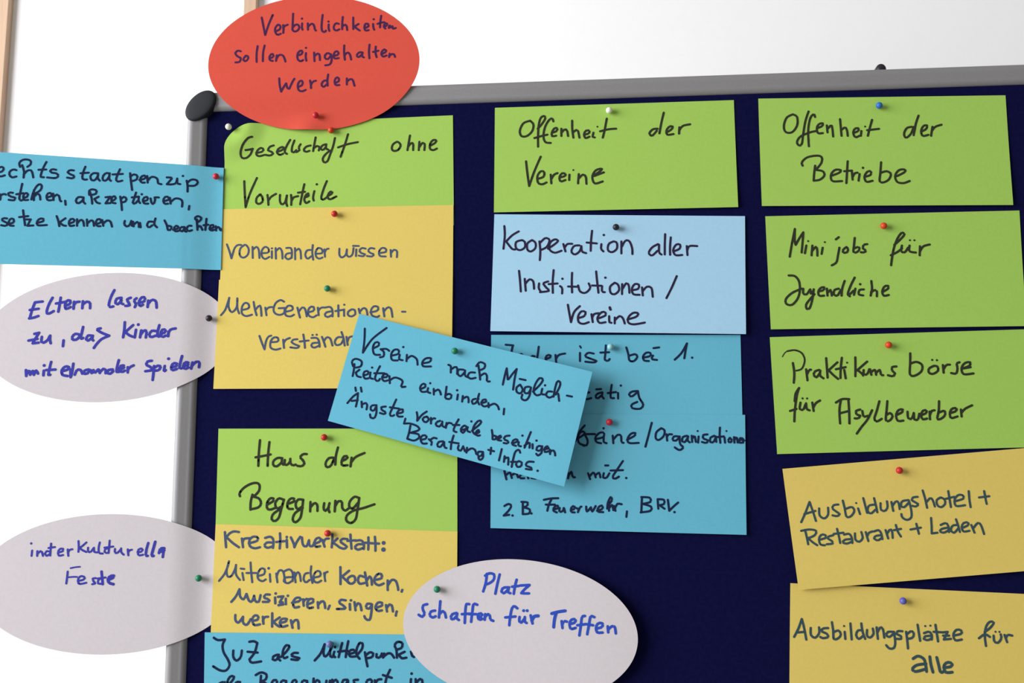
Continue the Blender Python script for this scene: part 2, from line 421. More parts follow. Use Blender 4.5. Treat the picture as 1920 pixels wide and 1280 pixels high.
INK = {
    'A': '''
1.75:48.8,-81.2 50.4,-73.2 52.1,-65.1;1.75:52.1,-65.1 55.1,-74.6 58.6,-83.1
1.75:61.7,-68.2 65.0,-69.9 65.5,-72.6 63.4,-74.0 61.0,-71.1 61.1,-67.4 63.0,-64.9 65.9,-65.7;1.75:68.0,-73.5 68.3,-69.8 68.1,-66.4
1.75:68.1,-70.9 69.6,-72.7 72.0,-73.7;1.75:76.7,-83.5 76.5,-76.9 76.2,-69.0
1.75:76.2,-69.0 77.9,-67.3 80.7,-68.0 82.3,-70.8 81.0,-73.3 78.4,-73.1 76.6,-71.1;1.75:84.8,-74.4 84.6,-70.7 85.2,-68.6;1.75:84.6,-78.7
1.75:89.8,-74.2 90.0,-68.4;1.75:90.0,-71.1 92.3,-73.3 94.4,-73.5 95.5,-71.4 96.2,-68.2 97.0,-67.4
1.75:102.9,-81.4 102.3,-75.9 102.0,-70.1 102.7,-66.6 104.8,-65.7 105.8,-67.1;1.75:108.3,-72.5 108.2,-69.3 108.9,-66.6;1.75:108.1,-75.1
1.75:117.1,-72.6 115.0,-73.3 113.0,-71.2 113.0,-68.1 115.1,-66.7 117.6,-67.7;1.75:120.7,-78.8 120.2,-73.0 120.2,-67.6
1.75:120.4,-70.1 122.2,-71.7 124.0,-70.6 124.6,-66.8;1.75:129.9,-77.9 130.0,-67.4;1.75:134.6,-71.9 131.0,-69.7;1.75:131.0,-69.7 133.0,-67.8 135.6,-65.9
1.75:140.4,-68.0 143.3,-69.5 142.8,-71.6 140.7,-71.7 139.7,-68.6 140.7,-65.7 143.5,-66.0;1.75:147.4,-71.4 147.6,-68.3 148.4,-66.1;1.75:147.9,-75.6
1.75:154.5,-78.5 153.7,-72.8 153.5,-68.0;1.75:151.3,-71.3 154.0,-72.2 157.1,-72.6
1.75:157.1,-68.4 159.7,-69.9 159.2,-71.7 157.4,-71.0 156.8,-68.4 158.1,-66.8
1.75:161.2,-67.2 161.7,-69.8 162.9,-67.7 164.3,-68.7 164.8,-66.5 167.3,-67.0
1.75:30.5,-51.2 27.9,-51.8 25.8,-49.8 27.4,-47.0 30.6,-44.8 29.6,-41.7 26.0,-41.3
1.75:35.2,-46.8 33.2,-44.7 33.4,-42.6 35.5,-42.3 37.3,-44.6 36.5,-46.9 34.7,-46.8;1.75:45.5,-55.3 44.7,-48.5 44.8,-41.1
1.75:51.7,-55.6 50.5,-49.3 50.3,-41.5;1.75:56.2,-43.9 59.1,-44.8 59.6,-46.9 58.0,-47.8 56.2,-45.4 56.5,-42.3 59.1,-41.4;1.75:62.0,-41.3 62.6,-46.3
1.75:62.6,-43.6 64.7,-46.5 67.8,-46.1 69.4,-43.4 70.3,-40.4
1.75:80.9,-45.6 84.3,-46.5 85.3,-49.1 83.3,-49.7 80.9,-46.6 81.3,-41.9 83.9,-40.2 85.9,-41.2;1.75:88.4,-47.4 88.2,-43.7 88.8,-40.5;1.75:88.4,-52.1
1.75:95.6,-47.6 96.0,-39.8;1.75:96.0,-44.5 98.7,-46.5 100.3,-45.4 100.8,-40.6
1.75:110.0,-45.5 107.5,-46.7 105.2,-44.7 105.4,-42.0 108.0,-41.4 110.4,-44.5;1.75:110.4,-45.5 111.1,-40.8 109.6,-36.6 105.5,-35.7
1.75:112.6,-43.9 116.7,-45.0 116.7,-47.4 114.6,-48.0 112.8,-44.9 113.7,-41.7 117.2,-41.8;1.75:122.1,-53.0 122.0,-46.7 122.7,-40.1
1.75:122.7,-44.5 124.9,-46.5 127.0,-44.9 128.2,-40.1;1.75:138.2,-46.0 135.2,-46.2 133.1,-43.6 134.7,-42.0 137.2,-44.0
1.75:138.2,-46.0 137.7,-42.9 139.3,-41.6;1.75:144.3,-52.9 143.8,-46.9 144.2,-40.6;1.75:149.7,-50.9 149.5,-45.6 150.5,-41.4;1.75:147.4,-46.2 152.0,-47.1
1.75:154.6,-43.9 158.6,-45.8 158.1,-47.9 156.1,-47.5 154.6,-44.4 156.1,-41.7 159.2,-42.6;1.75:161.4,-41.0 161.9,-44.1
1.75:161.9,-42.2 163.7,-43.6 165.6,-43.4 166.6,-41.0;1.75:65.0,-25.5 65.5,-19.4 66.8,-13.6;1.75:66.8,-13.6 69.7,-18.7 71.2,-20.8
1.75:71.2,-20.8 72.3,-16.5 74.0,-16.0;1.75:74.0,-16.0 76.8,-22.1 78.4,-24.7
1.75:81.5,-17.2 85.1,-18.7 85.6,-21.8 83.5,-22.7 81.5,-19.3 82.2,-14.6 85.1,-13.3 88.4,-14.4;1.75:92.2,-22.6 92.8,-19.5 93.1,-15.8
1.75:93.1,-18.9 94.8,-21.5 97.4,-22.2;1.75:106.6,-22.1 104.0,-21.7 102.3,-18.6 104.1,-16.5 106.6,-18.4;1.75:108.1,-27.5 107.4,-22.1 107.7,-17.4
1.75:114.3,-19.7 117.4,-21.2 117.3,-23.8 115.3,-24.4 113.8,-21.3 114.8,-17.8 117.9,-17.7;1.75:124.5,-23.3 124.5,-17.8
1.75:124.5,-20.4 127.1,-22.4 129.6,-21.8 131.2,-16.5''',
    'E': '''
1.84:-173.3,56.9 -169.9,56.4 -168.4,53.8 -170.2,52.2 -173.0,53.5 -174.0,57.2 -172.3,60.1 -170.1,60.7 -167.2,59.7
1.84:-157.8,55.1 -160.3,54.5 -163.1,56.3 -163.2,59.5 -160.8,61.5 -157.4,60.7
1.84:-154.8,52.2 -155.7,49.0 -153.9,46.4 -150.1,45.5 -146.4,46.7 -146.2,49.8 -148.7,52.1;1.84:-153.2,50.6 -151.3,56.3 -151.3,61.7
1.84:-151.4,58.9 -148.5,55.5 -145.5,55.3 -144.1,57.9 -143.2,61.5;1.84:-133.0,47.7 -135.0,52.1 -136.6,57.3 -136.9,60.9 -134.4,61.3
1.84:-139.2,54.7 -132.9,54.4;1.84:-124.5,54.7 -127.5,54.2 -129.4,55.7 -127.8,57.3 -124.3,57.8 -122.3,59.9 -124.6,62.0 -131.5,61.5
1.84:-109.6,55.2 -112.7,55.0 -114.6,56.7 -112.5,58.5 -109.0,60.2 -110.2,62.2 -114.8,61.6
1.84:-100.0,51.8 -101.4,56.2 -102.1,61.4 -100.7,63.3 -98.1,63.2;1.84:-103.8,57.7 -96.9,57.2
1.84:-89.2,57.7 -93.0,57.7 -95.3,60.3 -94.1,63.7 -91.2,63.6 -88.9,59.8;1.84:-89.0,57.7 -89.0,61.9 -87.2,64.3
1.84:-79.7,57.7 -82.6,57.7 -84.9,60.8 -84.3,63.9 -81.8,63.9 -79.3,60.3;1.84:-79.2,57.7 -79.5,62.4 -77.9,64.4
1.84:-70.7,54.0 -72.3,58.2 -73.5,62.9 -72.0,65.0 -68.3,64.2;1.84:-76.7,58.7 -68.2,58.2;1.84:-62.0,57.6 -61.0,64.4 -59.6,72.5
1.84:-61.8,60.8 -59.0,58.7 -56.0,59.7 -56.1,62.8 -59.2,64.4 -61.2,64.2
1.84:-53.8,63.6 -49.4,62.3 -48.8,60.2 -51.0,59.7 -53.2,62.3 -52.2,65.6 -49.3,65.9;1.84:-47.4,60.0 -46.8,65.9
1.84:-46.8,64.2 -44.1,61.0 -40.6,61.2 -38.6,63.1 -37.9,66.4 -35.2,67.3;1.84:-30.8,61.2 -26.6,61.7 -28.6,64.9 -30.5,67.3
1.84:-30.5,67.3 -27.0,67.5 -23.1,66.4 -22.0,62.2;1.84:-22.0,62.2 -21.7,66.4 -19.2,67.2;1.84:-17.2,59.9;1.84:-13.9,64.1 -13.0,68.4 -12.8,73.8
1.84:-13.3,65.8 -10.1,63.1 -6.2,63.3 -4.7,65.6 -7.0,68.3 -11.8,68.6;1.84:-170.0,76.5 -169.4,79.1 -169.7,81.4;1.84:-169.5,77.6 -167.1,76.2 -165.1,76.8
1.84:-159.4,75.2 -162.3,75.0 -163.2,76.8 -160.6,78.6 -157.2,79.6 -158.0,81.7 -162.4,81.4
1.84:-152.1,67.2 -152.9,72.9 -153.7,80.1 -152.3,82.0 -150.3,81.2;1.84:-156.4,76.5 -150.6,75.5
1.84:-150.4,79.6 -147.3,78.6 -146.9,76.0 -149.2,75.5 -150.5,78.1 -149.5,81.4 -146.4,81.4
1.84:-143.6,81.1 -142.4,74.9 -140.2,69.8 -137.5,67.5 -135.6,69.2 -136.6,72.9 -140.9,75.8;1.84:-142.0,72.9 -141.5,81.7
1.84:-141.5,78.6 -138.9,76.0 -136.8,77.5 -136.1,81.1;1.84:-130.9,79.1 -127.1,78.0 -127.7,75.4 -130.1,75.8 -131.1,78.5 -129.8,81.6 -126.8,81.6
1.84:-125.7,75.9 -125.1,81.6;1.84:-125.2,79.0 -122.7,76.8 -120.7,78.0 -119.5,82.1 -118.5,82.6;1.84:-115.3,82.1 -114.7,85.7
1.84:-100.6,79.0 -104.5,79.0 -106.3,82.1 -104.4,84.4 -101.0,82.1 -100.1,79.2;1.84:-100.1,79.2 -99.9,83.1 -98.4,84.7
1.84:-95.4,76.9 -95.6,73.3 -93.2,72.0 -89.7,73.0 -90.0,75.9 -93.4,76.9;1.84:-95.0,74.3 -93.2,80.0 -92.5,84.7;1.84:-87.5,78.5 -90.8,80.5
1.84:-90.8,80.5 -88.7,83.6 -86.2,84.4;1.84:-81.6,79.0 -77.7,78.5;1.84:-77.7,78.5 -81.3,84.4;1.84:-81.3,84.4 -77.4,84.1
1.84:-76.5,82.1 -73.6,81.0 -73.2,78.8 -75.2,78.1 -76.6,80.5 -75.9,83.6 -73.0,84.3;1.84:-69.3,78.4 -68.1,84.1 -67.3,90.3
1.84:-68.7,81.0 -66.4,78.7 -64.2,80.0 -64.7,82.6 -68.1,83.6;1.84:-56.2,74.8 -57.5,80.0 -58.5,84.1 -56.3,84.3 -54.4,82.0;1.84:-59.5,79.1 -54.1,78.4
1.84:-53.6,78.4 -53.7,82.0 -52.4,84.1;1.84:-51.3,76.3;1.84:-50.0,82.5 -46.6,81.5 -46.2,79.1 -48.2,78.7 -50.1,81.0 -48.9,84.3 -45.5,84.6
1.84:-43.7,80.0 -42.6,84.1 -40.8,84.6 -39.8,81.0;1.84:-39.8,81.0 -40.3,79.1 -36.9,79.1
1.84:-32.8,82.5 -28.4,81.0 -29.0,78.7 -31.5,78.7 -32.9,81.5 -31.7,84.6 -28.8,84.6;1.84:-27.5,79.4 -26.6,84.6
1.84:-26.4,83.0 -23.1,80.1 -19.1,80.4 -16.9,82.5 -16.9,87.2;1.84:-10.9,86.5 -11.2,89.7
1.84:-162.8,97.8 -165.7,97.6 -167.0,99.1 -164.5,100.7 -162.0,102.2 -163.3,104.2 -167.2,103.7
1.84:-161.0,102.5 -157.2,101.2 -157.4,98.4 -159.8,98.1 -161.1,100.7 -160.3,103.7 -157.0,104.2;1.84:-149.9,90.6 -148.8,96.6 -147.4,103.7
1.84:-152.7,96.6 -145.4,95.7;1.84:-146.7,98.6 -143.1,98.6;1.84:-143.1,98.6 -145.4,104.2;1.84:-145.4,104.2 -140.6,103.9
1.84:-137.5,101.7 -132.6,100.1 -132.7,98.1 -135.6,98.1 -137.6,100.7 -136.7,103.7 -129.4,103.5;1.84:-121.6,95.7 -119.9,100.1 -118.9,104.5
1.84:-114.2,97.6 -118.9,101.2;1.84:-118.9,101.2 -115.8,103.7 -113.4,104.2
1.84:-110.9,102.2 -106.8,100.6 -107.2,98.4 -109.8,98.4 -111.1,101.2 -110.0,104.2 -106.6,103.9;1.84:-104.4,98.4 -104.1,104.2
1.84:-104.2,102.2 -101.5,99.1 -99.3,100.1 -98.3,104.2;1.84:-96.2,98.6 -95.6,104.2;1.84:-95.7,102.2 -92.7,99.4 -90.7,100.6 -90.0,104.2
1.84:-88.1,102.7 -84.6,101.1 -84.9,98.6 -87.4,98.6 -88.5,101.1 -87.4,104.2 -84.6,104.5;1.84:-83.4,99.1 -82.2,104.2
1.84:-82.3,102.2 -79.5,99.6 -76.5,100.4 -74.9,104.9;1.84:-64.4,99.8 -64.7,102.7 -62.7,104.7 -60.3,103.5 -59.0,99.8;1.84:-59.0,100.1 -58.3,104.2
1.84:-57.5,100.6 -56.8,104.7;1.84:-56.9,103.2 -54.1,100.8 -52.7,102.1 -52.4,105.2;1.84:-51.6,101.6 -50.9,105.5
1.84:-40.9,100.6 -44.3,100.6 -45.6,103.7 -43.8,105.5 -41.2,103.7;1.84:-38.8,97.7 -39.6,102.6 -37.2,105.5
1.84:-31.1,99.4 -29.0,103.7 -27.8,107.8 -25.4,107.3 -25.2,104.9 -27.5,104.2
1.84:-23.4,107.8 -19.5,106.2 -20.1,104.2 -22.1,104.7 -22.9,107.3 -21.4,109.0 -19.0,108.6
1.84:-14.2,105.2 -17.1,105.5 -18.0,107.8 -16.0,109.0 -14.2,106.7;1.84:-14.0,105.5 -14.1,108.3 -12.6,109.3
1.84:-8.5,104.1 -10.9,104.1 -12.3,106.7 -10.7,108.7 -7.9,107.9;1.84:-3.7,104.5 -4.4,99.3 -5.9,97.3 -3.6,95.4 -0.7,96.9 -1.5,99.2 -3.9,100.9
1.84:-4.1,98.3 -3.4,107.5;1.84:-3.5,105.5 -1.4,103.9 0.6,107.4;1.84:3.6,97.5 3.3,102.2 3.0,107.4;1.84:1.4,103.3 5.2,102.7
1.84:6.3,106.3 9.7,105.0 9.1,102.9 7.2,103.4 6.5,106.3 7.8,107.8 10.3,107.2;1.84:11.6,104.0 12.0,107.8;1.84:11.9,106.2 13.6,104.7 14.9,105.8 15.3,107.3
1.84:14.9,106.3 15.9,106.3 16.1,107.8''',
    'F': '''
1.87:41.0,24.9 37.6,26.1 33.3,31.6 31.0,38.5 32.0,42.9 35.8,43.3 39.5,40.1 41.1,35.7;1.87:35.3,36.5 38.5,36.0 41.4,35.3
1.87:44.4,39.0 49.4,38.1 50.7,35.9 48.2,34.6 45.3,37.1 44.7,40.5 47.3,42.0 51.7,41.0
1.87:59.7,32.7 56.4,33.8 54.8,36.8 57.6,38.3 59.3,40.1 56.6,41.7 52.8,41.0
1.87:62.6,38.5 66.4,37.5 69.1,35.3 66.9,34.4 63.6,36.3 63.0,39.6 65.4,41.4 68.1,40.4;1.87:74.1,28.1 71.3,33.1 69.5,38.7 71.5,40.7
1.87:77.8,28.8 76.0,34.4 75.8,38.6 77.5,39.5 79.6,37.6;1.87:83.3,32.4 81.8,35.2 82.4,37.7 79.7,39.4
1.87:92.2,33.8 88.3,34.8 86.2,37.8 88.4,39.3 91.2,38.6;1.87:96.4,26.6 95.4,32.8 94.5,38.9;1.87:94.7,36.7 97.6,34.5 99.9,35.7 99.4,38.5
1.87:105.8,33.1 102.6,34.1 101.0,36.9 103.2,38.1 105.3,35.9;1.87:105.8,33.7 105.7,36.8 107.6,38.0
1.87:113.4,27.7 111.9,35.0 109.3,42.8 107.2,48.3 104.5,49.4 103.0,46.5 104.9,42.7 109.2,38.9;1.87:124.8,24.7 122.3,33.6 118.6,44.8
1.87:116.3,36.3 124.4,33.7 133.4,32.1;1.87:167.4,32.9 164.2,35.0 163.1,38.9 164.8,41.0 168.6,40.2 170.7,36.3 169.1,33.5 167.4,32.9
1.87:178.8,27.6 177.8,33.7 176.7,40.7;1.87:177.2,37.7 179.9,34.4 181.6,35.6 181.6,40.8;1.87:187.0,33.5 186.5,41.0
1.87:186.7,38.5 189.7,34.7 191.6,35.9 191.3,41.1;1.87:196.2,37.5 200.5,35.0 201.6,32.8 198.9,32.4 196.4,35.5 196.2,40.0 198.9,41.4 202.1,40.1
1.87:34.7,64.1 35.4,74.2 36.6,87.4;1.87:36.6,87.4 40.0,75.4 45.7,61.6;1.87:49.4,76.3 46.2,79.0 45.8,83.4 48.5,84.8 51.4,82.4 50.5,78.0 48.3,76.6
1.87:55.4,77.0 56.1,81.5 56.5,85.9;1.87:56.4,82.0 58.7,78.8 62.8,76.3;1.87:66.4,77.3 66.5,82.9 68.2,85.7 70.9,84.1 72.4,78.0
1.87:72.4,78.0 72.0,84.1 72.9,87.3;1.87:76.0,77.6 76.5,82.1 76.4,86.5;1.87:76.5,83.2 78.4,79.9 82.2,78.9;1.87:87.4,68.4 86.0,75.7 84.2,86.2
1.87:82.1,75.8 88.1,75.2;1.87:88.2,80.2 91.3,78.9 90.9,76.7 88.7,78.5 87.7,82.4 89.4,85.2 92.1,83.8;1.87:96.3,74.8 95.3,80.4 95.9,83.2;1.87:98.3,68.8
1.87:107.0,66.2 104.4,72.9 102.4,80.6 104.0,82.6 107.8,80.2;1.87:107.8,79.6 111.6,77.5 111.5,75.8 109.4,76.3 108.0,80.2 110.0,82.5 115.4,80.1''',
    'G': '''
1.59:21.4,119.9 23.8,126.0 25.8,132.4;1.59:25.8,132.4 28.1,123.9 30.7,120.9 33.9,120.8
1.59:36.7,120.8 33.2,124.1 32.9,129.5 35.9,132.0 39.7,129.7 40.6,124.8 38.3,121.1 36.7,120.8;1.59:43.8,122.7 44.3,132.5
1.59:44.1,125.4 47.1,122.8 49.3,125.6 50.1,132.7;1.59:51.6,128.4 57.5,128.0 57.7,124.7 54.7,123.0 52.0,126.2 52.2,131.1 55.0,133.6 58.7,131.8
1.59:60.7,126.9 60.9,133.0;1.59:60.7,124.5;1.59:63.9,124.3 64.4,133.6;1.59:64.2,127.0 67.2,124.4 69.4,127.2 70.1,133.7
1.59:73.1,124.5 76.9,124.6 78.1,127.9 77.9,133.4;1.59:77.8,129.0 73.8,129.5 72.4,132.2 75.0,134.4 77.9,132.8;1.59:80.7,124.7 81.1,134.6
1.59:81.0,127.5 83.9,125.4 85.6,128.1 86.1,134.1;1.59:94.2,126.7 91.0,127.2 89.7,131.0 91.7,134.3 94.9,132.2;1.59:96.0,122.4 95.7,128.9 96.6,135.3
1.59:98.6,130.1 104.0,129.7 103.9,126.4 100.7,125.2 98.6,128.5 99.2,132.8 101.9,134.5 104.6,133.5;1.59:106.1,126.5 106.7,133.0
1.59:106.4,129.2 107.7,126.5 109.6,126.0;1.59:119.0,126.2 119.1,131.7 121.2,133.9 124.4,131.8 125.4,127.0
1.59:125.4,127.0 125.5,131.9 127.7,133.5 130.3,131.4 131.1,126.0;1.59:133.5,127.2 133.3,133.1;1.59:130.7,124.1 135.6,124.3
1.59:141.5,126.8 138.3,126.2 136.2,128.3 137.8,130.5 141.0,131.7 139.4,133.3 135.7,132.7
1.59:149.0,127.0 145.8,126.4 143.7,128.5 145.8,130.7 148.5,131.9 146.9,133.7 142.7,133.2
1.59:153.3,130.9 158.7,130.0 158.6,127.3 155.4,126.6 153.0,129.8 153.9,133.4 158.7,134.0;1.59:162.9,128.5 163.3,134.4
1.59:163.3,131.2 165.6,128.5 168.3,129.7 168.3,134.9''',
    'H': '''
1.66:18.6,181.6 22.0,177.2 24.3,170.2 25.2,166.7;1.66:25.2,166.7 24.9,174.2 27.1,178.8 29.6,178.3 32.0,174.4 32.2,167.3
1.66:32.2,167.3 32.5,175.4 34.2,180.4;1.66:36.6,177.5 42.1,176.1 42.0,172.6 38.9,171.5 36.5,175.0 36.7,180.5 40.3,182.8 45.3,181.7
1.66:46.4,170.7 47.6,176.7 49.3,182.3;1.66:48.1,177.7 51.0,174.3 52.6,175.3 53.5,182.9;1.66:56.6,175.9 57.8,182.5;1.66:57.2,178.4 59.1,176.0 62.6,175.5
1.66:72.5,171.2 69.5,169.7 65.5,172.1 63.7,177.6 65.3,181.1 69.3,182.4 72.8,180.8 73.2,177.3;1.66:68.1,176.7 73.1,176.5
1.66:74.2,179.8 79.7,178.4 79.6,175.4 76.1,174.8 73.7,178.3 74.3,182.8 78.3,183.9 81.3,182.5;1.66:84.1,176.5 86.5,185.1
1.66:85.7,179.6 88.1,176.6 90.6,177.7 92.3,184.2;1.66:93.7,180.7 98.1,179.3 97.9,176.3 95.1,176.3 93.2,179.7 94.3,183.7 97.8,185.0 100.7,183.4
1.66:101.6,176.9 102.4,183.4;1.66:102.1,179.4 104.1,177.2 106.6,176.8;1.66:107.6,177.0 112.0,176.6 114.1,179.7 114.2,184.7
1.66:113.9,180.2 109.1,181.1 107.7,183.5 110.2,185.1 113.9,183.4;1.66:119.0,175.3 119.3,184.8;1.66:116.6,180.2 123.0,179.2;1.66:124.0,178.9 124.1,184.4
1.66:124.1,174.9;1.66:130.4,179.0 127.5,181.0 127.5,183.9 130.5,185.0 133.5,183.1 132.9,179.6 130.4,179.0;1.66:136.4,178.7 137.7,183.7
1.66:137.4,181.2 140.3,178.2 142.8,179.3 143.9,183.8
1.66:146.3,181.9 152.2,180.5 152.7,177.5 149.2,176.9 146.8,180.4 147.8,184.4 151.8,186.0 153.8,185.0;1.66:157.1,178.6 158.2,185.6
1.66:157.7,181.6 160.6,178.2 163.6,179.0 165.1,186.2;1.66:173.2,181.9 175.9,182.0;1.66:52.3,200.0 54.5,205.8 57.0,211.6
1.66:57.0,211.6 58.0,204.9 59.9,201.0 62.3,200.0;1.66:62.0,205.5 68.0,205.1 68.1,202.1 64.9,201.6 62.2,204.5 62.1,210.0 66.2,212.0 70.6,211.1
1.66:72.7,203.7 73.6,210.7;1.66:73.2,206.7 74.9,203.8 78.3,202.3;1.66:84.8,203.5 81.3,203.9 79.9,205.8 82.9,207.9 86.4,209.4 84.5,210.9 79.0,210.3
1.66:89.7,199.6 90.8,205.6 91.4,211.0;1.66:86.8,205.5 94.3,204.8;1.66:96.7,202.7 101.2,202.8 103.2,205.8 103.8,210.3
1.66:103.2,206.8 97.8,207.2 96.9,209.6 99.4,210.9 103.3,209.3;1.66:97.6,200.2;1.66:101.1,200.0;1.66:105.6,201.9 107.2,205.9 108.7,210.4
1.66:107.2,205.9 109.6,202.5 112.6,203.5 114.7,209.5;1.66:123.4,202.7 119.0,202.6 116.6,206.1 118.1,209.1 122.0,208.1 123.9,204.2
1.66:122.1,198.1 123.9,203.2 125.0,209.7;1.66:126.4,202.3 127.5,209.2;1.66:127.4,206.3 128.8,202.8 132.3,201.9''',
    'B': '''
2.28:-130.3,169.2 -136.6,169.9;2.28:-136.6,169.9 -138.6,176.4 -140.1,183.4;2.28:-140.5,176.4 -133.3,175.4;2.28:-140.6,183.6 -136.7,182.9 -133.1,181.6
2.28:-122.2,166.0 -124.8,171.5 -126.4,178.0 -124.8,179.7 -120.6,177.5;2.28:-115.4,166.0 -116.0,172.5 -116.7,178.0;2.28:-119.0,171.0 -111.3,169.6
2.28:-111.1,173.1 -107.3,171.1 -107.5,168.6 -109.9,168.6 -111.4,171.6 -110.5,175.6 -106.7,174.1;2.28:-104.0,169.6 -104.2,175.6
2.28:-104.1,172.6 -102.5,170.1 -99.6,169.6;2.28:-96.7,169.2 -96.9,175.2;2.28:-96.8,172.2 -93.8,169.7 -90.8,170.7 -90.4,175.2
2.28:-70.9,159.8 -73.5,165.8 -74.9,172.3 -73.6,174.3 -71.2,173.8;2.28:-65.2,166.4 -68.6,167.3 -69.4,170.8 -67.4,171.9 -64.6,168.9
2.28:-64.7,166.4 -65.0,170.4 -63.0,171.9;2.28:-56.9,166.4 -59.8,167.9 -58.7,170.4 -57.6,172.9 -61.0,173.4
2.28:-52.0,166.9 -53.9,168.9 -52.3,172.0 -53.1,174.5;2.28:-50.3,171.0 -45.5,169.5 -45.2,166.5 -47.6,166.2 -49.9,170.0 -48.8,173.5 -46.4,172.5
2.28:-42.1,169.0 -42.4,174.5;2.28:-42.2,172.0 -39.2,168.5 -35.8,169.6 -34.8,175.1;2.28:-135.4,196.8 -131.6,195.9
2.28:-131.6,195.9 -134.6,201.3 -136.3,204.8;2.28:-139.9,202.5 -132.7,201.1;2.28:-136.3,204.8 -131.5,204.3
2.28:-129.1,199.4 -129.2,203.3 -127.2,204.3 -124.0,201.9 -122.7,198.9;2.28:-122.2,198.4 -122.2,201.9 -121.4,204.9;2.28:-110.9,202.5 -111.1,207.4
2.28:-98.1,197.6 -101.5,197.1 -103.8,199.5 -103.2,202.0 -99.8,201.6 -97.5,198.6;2.28:-95.3,191.2 -96.2,196.6 -96.9,201.1 -94.8,200.6
2.28:-87.4,198.7 -90.8,198.6 -92.2,201.6 -90.5,202.8 -87.7,200.6;2.28:-86.9,198.7 -87.2,201.6 -86.2,202.8
2.28:-80.7,192.5 -83.6,193.5 -79.7,196.2 -73.3,198.8;2.28:-73.3,198.8 -79.4,201.7 -83.1,205.6 -85.4,209.1;2.28:-60.8,187.4 -60.9,193.9 -61.6,200.3
2.28:-53.8,189.9 -58.0,193.9 -59.9,195.9;2.28:-59.9,195.9 -56.8,198.4 -53.4,199.9;2.28:-51.2,193.9 -51.9,200.4;2.28:-49.5,189.5
2.28:-46.8,194.5 -47.5,200.4;2.28:-47.1,198.0 -44.4,194.5 -42.4,195.5 -42.7,200.5;2.28:-34.6,195.1 -38.0,195.0 -39.9,198.0 -38.3,200.2 -34.5,199.0
2.28:-31.9,190.1 -33.1,196.1 -32.8,200.0 -31.1,199.1;2.28:-30.6,197.6 -26.8,196.1 -26.9,194.1 -29.3,194.1 -30.6,197.6 -29.1,200.1 -26.2,199.1
2.28:-23.9,195.6 -24.2,199.6;2.28:-24.3,197.6 -22.5,194.1 -18.2,193.0;2.28:-140.5,227.4 -139.9,232.3;2.28:-140.0,231.3 -137.8,227.9 -136.8,231.3
2.28:-136.8,231.3 -134.4,227.9 -133.7,231.4;2.28:-133.7,231.4 -132.0,227.9 -130.4,230.4;2.28:-125.7,228.0 -125.8,231.9;2.28:-125.7,223.6
2.28:-120.1,220.7 -121.1,226.1 -121.7,231.5 -120.2,231.5;2.28:-123.9,227.5 -116.2,227.1
2.28:-110.8,228.6 -106.1,227.2 -105.2,225.2 -108.1,224.7 -110.9,227.6 -110.1,231.5 -105.8,232.6;2.28:-103.7,227.2 -103.3,233.6
2.28:-101.7,222.3 -102.2,228.2 -103.0,233.1;2.28:-100.0,231.6 -98.3,227.7 -95.4,227.7 -93.8,230.7
2.28:-88.7,227.3 -92.0,228.2 -92.4,230.7 -89.5,230.4 -87.7,227.8;2.28:-87.2,227.8 -86.1,230.3;2.28:-84.8,227.8 -83.7,230.1 -81.0,227.4
2.28:-80.5,227.4 -79.4,230.3;2.28:-79.4,229.8 -76.7,226.9 -74.7,227.9 -74.6,230.5;2.28:-68.9,227.4 -72.3,227.9 -73.1,230.2 -70.7,230.9 -68.4,228.9
2.28:-64.2,219.6 -65.2,224.5 -65.5,229.4 -62.6,229.0;2.28:-63.1,227.5 -59.8,226.0 -60.1,224.1 -62.3,224.5 -63.1,228.0 -61.1,229.5 -58.8,228.5
2.28:-56.5,225.6 -56.3,230.0;2.28:-56.4,228.0 -54.6,225.6 -51.7,224.1;2.28:-36.9,220.3 -40.3,221.0 -41.1,223.7 -37.6,225.7 -36.6,228.2 -41.8,229.1
2.28:-34.8,224.8 -35.0,230.7 -35.4,236.5;2.28:-34.9,226.7 -31.9,224.6 -29.4,225.3 -30.8,228.2 -34.6,228.7;2.28:-25.9,224.8 -26.4,229.2 -25.0,228.3
2.28:-23.0,218.7;2.28:-20.2,225.9 -16.4,224.9 -16.0,222.9 -18.9,222.7 -20.4,225.4 -19.6,228.3 -15.8,227.4
2.28:-11.9,216.5 -13.1,222.0 -13.6,226.4 -12.0,226.9;2.28:-10.6,224.9 -6.9,223.9 -6.8,222.0 -9.3,222.0 -10.6,224.9 -9.1,227.4 -6.4,226.1
2.28:-3.3,221.9 -4.2,227.1;2.28:-3.9,224.9 -0.6,221.4 2.0,221.8 1.9,225.8''',
